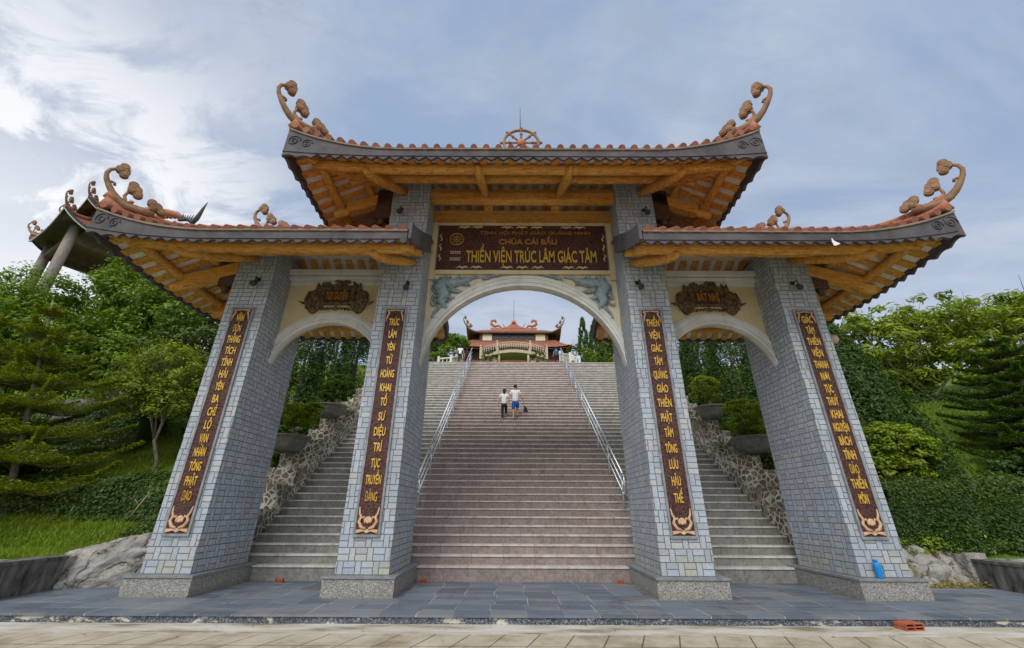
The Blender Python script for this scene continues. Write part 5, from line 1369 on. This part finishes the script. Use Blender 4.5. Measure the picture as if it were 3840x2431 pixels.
# --- arched stone bridge in front of the temple (y = 42)
br = thing('stone_bridge', 'arched stone bridge with pale openwork parapet below the temple', 'bridge', (-.1, 42, 18.9))
yb = 42
def barc(u): return 21.05-.95*abs(u/4.45)**1.9
b = MB(); vs = []; n = 24
for i in range(n+1):
    u = -4.4+8.8*i/n; zt = barc(u)-.02; zb_ = zt-.42
    vs += [(u-.1, yb, zb_), (u-.1, yb, zt), (u-.1, yb+3, zb_), (u-.1, yb+3, zt)]
fs = []
for i in range(n):
    a, c = 4*i, 4*(i+1); fs += [(a, c, c+1, a+1), (a+2, a+3, c+3, c+2), (a, a+2, c+2, c), (a+1, c+1, c+3, a+3)]
b.add(vs, fs+[(0, 1, 3, 2), (4*n, 4*n+2, 4*n+3, 4*n+1)]); b.obj('deck', M['beige'], br)
for y_ in (yb-.05, yb+2.9):
    b = MB(); b.tube([(u-.1, y_, barc(u)+.98) for u in [-4.4+8.8*i/n for i in range(n+1)]], .07, 7); b.obj('parapet_rail', M['beige'], br)
    b = MB()
    for i in range(29):
        u = -4.2+8.4*i/28; z_ = barc(u)
        b.tube([(u-.1, y_, z_), (u-.1, y_, z_+.95)], .045, 5); b.tube([(u-.1-.13, y_, z_+.3), (u-.1, y_, z_+.55), (u+.03, y_, z_+.3)], .04, 5); b.tube([(u-.1-.13, y_, z_+.78), (u-.1, y_, z_+.55), (u+.03, y_, z_+.78)], .04, 5)
    tag(b.obj('openwork_panel', M['beige'], br), kind='stuff')
    for u in (-4.4, -2.2, 2.2, 4.4): b = MB(); b.box(u-.22, u+.02, y_-.1, y_+.1, barc(u)-.5, barc(u)+1.2); b.ell((u-.1, y_, barc(u)+1.32), (.13, .13, .16)); b.obj('parapet_post', M['beige'], br)
for u in (-1.95, 1.95): MB().tube([(u-.1, yb+.3, 18.6), (u-.1, yb+.3, 20.9)], .17, 10).obj('column', M['beige'], br)
for u in (-1, 1): MB().box(*sorted((u*2.2-.1, u*4.4-.1)), yb+.6, yb+1.0, 18.6, 20.2).obj('side_wall', M['beige'], br)
mound('low bush in front of the bridge on the left', -3.2, 41, 19.6, 1.1, .6, 'leaf_con', 141, 60)
mound('low bush in front of the bridge on the right', 3.0, 41, 19.6, 1.0, .6, 'leaf_con', 142, 60)
b = MB(); b.lathe((-.1, 47, 19.3), [(.5, 0), (.62, .4), (.5, .8), (.66, 1.0)], 14, capt=True); tag(b.obj('incense_burner', M['bronze']), 'dark bronze incense burner seen under the bridge', 'incense burner')

# --- temple (y = 65)
tp = thing('temple', 'temple hall with two red tiled roofs and upturned corners at the top of the hill', 'temple', (-.05, 68, 25.8))
ty = 65
def hip(bm_, x0, x1, y0, y1, z, h, rx, lift, mi=0, N=40, My=20, cap=99):
    yc = (y0+y1)/2
    def zf(x, y):
        d = min((y-y0)/(yc-y0), (y1-y)/(y1-yc), (x-x0)/rx, (x1-x)/rx); d = max(0, d)
        sx = max(0, 1-min(x-x0, x1-x)/(rx*.9)); sy = abs(y-yc)/(y1-yc); return z+min(cap, h*d**1.1)+lift*(sx**2.2)*(sy**2)
    vs = [(x0+(x1-x0)*i/N, y0+(y1-y0)*j/My) for j in range(My+1) for i in range(N+1)]
    fs = [(j*(N+1)+i, j*(N+1)+i+1, (j+1)*(N+1)+i+1, (j+1)*(N+1)+i) for j in range(My) for i in range(N)]
    bm_.add([(x, y, zf(x, y)) for x, y in vs], fs, mi, True)
    bm_.add([(x, y, zf(x, y)-(.45 if True else 0)-.0) if (abs(x-x0) < 1e-6 or abs(x-x1) < 1e-6 or abs(y-y0) < 1e-6 or abs(y-y1) < 1e-6) else (x, y, zf(x, y)-.5) for x, y in vs], fs, mi+1 if mi == 0 else mi)
    return zf
b = MB(); hip(b, -11.3, 11.3, ty, ty+12, 30.25, 5.6, 5.2, .55, cap=2.6); rf1 = b.obj('lower_roof', [M['tred'], M['tbrown']], tp)
b = MB(); hip(b, -9.6, 9.6, ty+2.0, ty+10, 34.2, 2.15, 3.0, 1.3); rf2 = b.obj('upper_roof', [M['tred'], M['tbrown']], tp)
b = MB()
for x0, x1, y0, y1, z in ((-9.6, 9.6, ty+2.0, ty+10, 34.2),):
    b.tube([(x0+(x1-x0)*i/20, y0-.02, z-.18+1.3*max(0, 1-min(19.2*i/20, 19.2-19.2*i/20)/2.88)**2.2) for i in range(21)], .2, 6)
b.obj('eave_band', M['tbrown'], rf2)
b = MB(); b.box(-6.9, 6.9, ty+2.6, ty+9, 32.2, 34.6); b.obj('upper_wall', M['tbrown'], tp)
for x in (-5.35, 5.35): MB().box(x-.95, x+.95, ty+2.45, ty+2.6, 32.5, 34.3).obj('wall_panel', M['plaster2'], tp)
b = MB(); 
for x in (-3.4, -1.7, 0, 1.7, 3.4): b.box(x-.65, x+.65, ty+2.5, ty+2.598, 32.9, 34.0)
b.obj('lattice_windows', M['darkmetal'], tp)
b = MB(); b.box(-9, 9, ty+2.5, ty+10, 25.5, 30.4); b.obj('ground_floor', M['tbrown'], tp)
for x in (-9.5, -6.2, -3, 3, 6.2, 9.5): MB().tube([(x, ty+.9, 25.6), (x, ty+.9, 30.4)], .24, 8).obj('column', M['redwall'], tp)
MB().box(-11.5, 11.5, ty-.5, ty+12, 24.5, 27.3).obj('plinth', M['redwall'], tp)
zr_ = 36.25
b = MB(); b.box(-4.9, 4.9, ty+5.85, ty+6.15, zr_-.2, zr_+.55); b.prism([(-2.6, zr_+.4), (2.6, zr_+.4), (1.2, zr_+.9), (.6, zr_+1.5), (0, zr_+2.0), (-.6, zr_+1.5), (-1.2, zr_+.9)], lambda u, v, d: (u, d, v), ty+5.8, ty+6.2); b.obj('ridge', M['ridge'], rf2)
b = MB()
for sg in (-1, 1):
    b.tube([(sg*2.6, ty+6, zr_+.55), (sg*3.2, ty+6, zr_+1.1), (sg*4.0, ty+6, zr_+.9), (sg*4.8, ty+6, zr_+1.4), (sg*4.7, ty+6, zr_+2.2), (sg*4.0, ty+6, zr_+2.3), (sg*3.8, ty+6, zr_+1.8)], [.12, .24, .28, .33, .30, .28, .2], 8)
    b.tube([(sg*2.0, ty+6, zr_+.8), (sg*2.2, ty+6, zr_+1.3), (sg*2.6, ty+6, zr_+1.6)], [.10, .08, .03], 6)
    for k in range(5): b.tube([(sg*(3+.4*k), ty+6, zr_+.8), (sg*(3.05+.4*k), ty+6, zr_+1.2)], [.10, .02], 5)
b.lathe((0, ty+6, zr_+1.5), [(.45, 0), (.5, .4), (.2, .8), (.05, 1.0)], 12, capt=True)
b.obj('ridge_dragons', M['ridge'], rf2)
MB().tube([(0, ty+6, zr_+2), (0, ty+6, 43.5)], [.06, .03], 6).obj('lightning_rod', M['darkmetal'], rf2)
for sg in (-1, 1):
    for y_ in (ty+2.0, ty+10): scroll(sg*9.6, y_, -sg, 1 if y_ < ty+5 else -1, 35.5, 1.9).obj('corner_scroll', M['scroll'], rf2)
    for y_ in (ty,): scroll(sg*11.3, y_, -sg, 1, 30.8, 1.2).obj('corner_scroll', M['white'], rf1)
# small side pavilions half hidden behind the pillars
for sg in (-1, 1):
    t_ = thing('side_pavilion', 'small brown pavilion half hidden behind the %s pillar above the stairs' % ('left' if sg < 0 else 'right'), 'pavilion', (sg*9.6, 30, 13), 'small side pavilions')
    b = MB(); x0, x1 = sorted((sg*8.15, sg*12)); hip(b, x0, x1, 29, 33, 19.2, 1.2, 1.6, .5); b.obj('roof', [M['tred'], M['wood2']], t_)
    x0, x1 = sorted((sg*8.7, sg*11.5)); MB().box(x0, x1, 29.5, 32.5, 13, 19.0).obj('wall', M['wood2'], t_)
    MB().tube([(sg*8.35, 29.3, 13), (sg*8.35, 29.3, 19)], .12, 8).obj('column', M['pavc'], t_)

# ================================================================== BELL PAVILION (far left)
pv = thing('bell_pavilion', 'dark two-tiered open pavilion with grey columns above the trees on the left', 'pavilion', (-35, 19.8, 11))
B0 = Vector((-33.6, 15.0)); ang = R(151); e1 = Vector((math.cos(ang), math.sin(ang))); e2 = Vector((math.cos(ang-PI/2), math.sin(ang-PI/2)))
SL = 7.3
def PV(a, c, z): q = B0+e1*a+e2*c; return (q.x, q.y, z)      # a,c in 0..SL
def pyr(ctr, half, z, h, lift, flat, name, parent, tilem, soffm):
    b = MB(); N = 20; G = []
    for j in range(N+1):
        for i in range(N+1):
            u = -1+2*i/N; v = -1+2*j/N; m_ = max(abs(u), abs(v)); G.append((u, v, m_))
    def hh(u, v, m_): return h*min(1, (1-m_)/(1-flat))**.85+lift*(abs(u)*abs(v))**3.2
    fs = [(j*(N+1)+i, j*(N+1)+i+1, (j+1)*(N+1)+i+1, (j+1)*(N+1)+i) for j in range(N) for i in range(N)]
    b.add([PV(ctr[0]+u*half, ctr[1]+v*half, z+hh(u, v, m_)) for u, v, m_ in G], fs, 0, True)
    b.add([PV(ctr[0]+u*half, ctr[1]+v*half, z-.06+.62*hh(u, v, m_) if m_ < .999 else z-.06+lift*(abs(u)*abs(v))**3.2) for u, v, m_ in G], fs, 1, True)
    r_ = b.obj(name, [tilem, soffm], parent)
    rim = [(-1+2*i/N, -1) for i in range(N)]+[(1, -1+2*i/N) for i in range(N)]+[(1-2*i/N, 1) for i in range(N)]+[(-1, 1-2*i/N) for i in range(N)]
    b = MB(); vs = []
    for u, v in rim:
        zz_ = z+lift*(abs(u)*abs(v))**3.2
        for o_, dz_ in ((1.0, -.28), (1.012, -.28), (1.012, .10), (1.0, .10)): vs.append(PV(ctr[0]+u*half*o_, ctr[1]+v*half*o_, zz_+dz_))
    n = len(rim); b.add(vs, [(4*i+k, 4*((i+1) % n)+k, 4*((i+1) % n)+(k+1) % 4, 4*i+(k+1) % 4) for i in range(n) for k in range(4)]); b.obj('fascia', M['pavf'], r_)
    b = MB(); pts = [PV(ctr[0]+u*half*1.018, ctr[1]+v*half*1.018, z-.20+lift*(abs(u)*abs(v))**3.2) for u, v in rim]; b.tube(pts+[pts[0]], .045, 5, cap=False); b.obj('white_trim', M['white'], r_)
    for su in (-1, 1):
        for sv in (-1, 1):
            b = MB(); pts = []
            for i in range(10):
                f = 1-.85*(i/9); pts.append(PV(ctr[0]+su*f*half, ctr[1]+sv*f*half, z+.1+hh(f, f, f)))
            b.tube(pts, .13, 6); b.obj('hip_ridge', M['ridge'], r_)
            p = PV(ctr[0]+su*half, ctr[1]+sv*half, 0); q = PV(ctr[0], ctr[1], 0)
            scroll(p[0], p[1], q[0]-p[0], q[1]-p[1], z+lift+.15, 1.15).obj('corner_scroll', M['scroll'], r_)
    return r_
CT = (SL/2, SL/2)
pyr(CT, SL/2, 20.9, 2.0, 1.15, .45, 'lower_roof', pv, M['tile'], M['pavs'])
r2 = pyr(CT, SL/2*.74, 23.3, 2.4, .8, .05, 'upper_roof', pv, M['tile'], M['pavs'])
b = MB(); 
q0 = [PV(CT[0]+a, CT[1]+c, z_) for z_ in (21.5, 23.9) for a, c in ((-1.9, -1.9), (1.9, -1.9), (1.9, 1.9), (-1.9, 1.9))]
b.add(q0, [(0, 1, 2, 3), (4, 5, 6, 7), (0, 1, 5, 4), (1, 2, 6, 5), (2, 3, 7, 6), (3, 0, 4, 7)]); b.obj('drum', M['pavs'], pv)
for a in (1.15, SL-1.15):
    for c in (1.15, SL-1.15):
        p = PV(a, c, 0); MB().tube([(p[0], p[1], 12), (p[0], p[1], 21.3)], .33, 14).obj('column', M['pavc'], pv)
for a0, c0, a1, c1 in ((1.15, 1.15, SL-1.15, 1.15), (1.15, 1.15, 1.15, SL-1.15), (SL-1.15, 1.15, SL-1.15, SL-1.15), (1.15, SL-1.15, SL-1.15, SL-1.15)):
    b = MB(); b.obox(PV(a0, c0, 20.3), PV(a1, c1, 20.3), .3, .55); b.obj('beam', M['pavs'], pv)
b = MB(); q0 = [PV(a, c, z_) for z_ in (11.0, 12.6) for a, c in ((0, 0), (SL, 0), (SL, SL), (0, SL))]
b.add(q0, [(0, 1, 2, 3), (4, 5, 6, 7), (0, 1, 5, 4), (1, 2, 6, 5), (2, 3, 7, 6), (3, 0, 4, 7)]); b.obj('platform', M['white'], pv)

bush('fern_clump', 'leafy ground plants squeezed between the far left pillar and the stone wall', [(-8.95, 3.5, 1.5, .75, .7, .9), (-8.8, 4.6, 2.4, .6, .7, .8), (-8.8, 6.0, 3.2, .6, .8, .9), (-8.9, 7.6, 4.2, .7, .9, .9)], M['leaf_con'], 151, 260, 40, .25, .13)
bush('fern_clump', 'leafy ground plants squeezed between the far right pillar and the stone wall', [(8.95, 3.5, 1.5, .75, .7, .9), (8.8, 4.6, 2.4, .6, .7, .8), (8.8, 6.0, 3.2, .6, .8, .9), (8.9, 7.6, 4.2, .7, .9, .9)], M['leaf_con'], 152, 260, 40, .25, .13)

b = MB(); b.prism([(6.69, 6.82), (6.76, 6.83), (6.84, 6.87), (6.77, 6.91), (6.72, 6.95), (6.70, 7.02), (6.68, 6.93)], lambda u, v, d: (u, d, v), -2.075, -2.062)
tag(b.obj('paper_scrap', M['white_cloth']), 'white torn scrap caught on the toothed eave of the right lower roof', 'scrap')

# dark bushes round the layered pine on the right slope, and loose plants in front of the hedge
bush('dark_bush', 'dark bush at the foot of the layered pine by the right edge', [(16.6, 4.9, 2.5, 1.2, .8, .8), (19.2, 5.2, 2.8, 1.5, .9, 1.0)], M['leaf_dark'], 161, 260, 44, .30, .14)
bush('dark_bush', 'dark bush on the lawn behind the layered pine on the right', [(21.5, 7.5, 5.0, 1.4, .9, .8), (19.8, 7.0, 4.5, .8, .7, .5)], M['leaf_dark'], 162, 240, 44, .30, .14)
bush('weedy_plant', 'weedy yellowish plant growing over the stones of the right bank', [(10.2, 2.35, .75, .9, .35, .35), (11.5, 2.6, 1.0, .9, .4, .45)], M['leaf_shrub'], 163, 90, 30, .18, .08, lo=.4)
# hall roof with a dragon ridge behind the bell pavilion
t_ = thing('hill_hall', 'terracotta roof ridge with dragon ornament and dark curled tail above the left lower roof', 'hall', (-30.5, 23, 10))
b = MB(); b.prism([(-34.5, 23.6), (-33.9, 24.9), (-29.3, 24.9), (-28.3, 23.3)], lambda u, v, d: (u, d, v), 22.2, 23.4); b.obj('roof', M['tile'], t_)
MB().box(-34.0, -28.8, 22.3, 23.3, 10, 23.6).obj('wall', M['tbrown'], t_)
b = MB(); b.tube([(-34.2, 22, 25.0), (-32.8, 22, 25.5), (-31.9, 22, 26.1), (-31.0, 22, 25.9), (-30.3, 22, 25.5)], [.22, .30, .42, .34, .2], 9)
for k in range(9): b.tube([(-33.4+.38*k, 22, 25.5), (-33.35+.38*k, 21.95, 26.3-.04*k)], [.16, .03], 6)
b.obj('ridge_dragon', M['ridge'], t_)
b = MB(); b.tube([(-30.6, 22, 25.3), (-29.8, 22, 25.4), (-29.2, 22, 25.0), (-28.9, 22, 25.6), (-28.7, 22, 26.6), (-28.5, 22, 27.4)], [.16, .2, .26, .2, .12, .03], 8)
for k in range(8): b.tube([(-30.4+.22*k, 22, 25.2), (-30.35+.25*k, 22, 25.9)], [.1, .02], 5)
b.obj('ridge_tail', M['pavf'], t_)
t_.location = (-31.7, 23, 11.05)
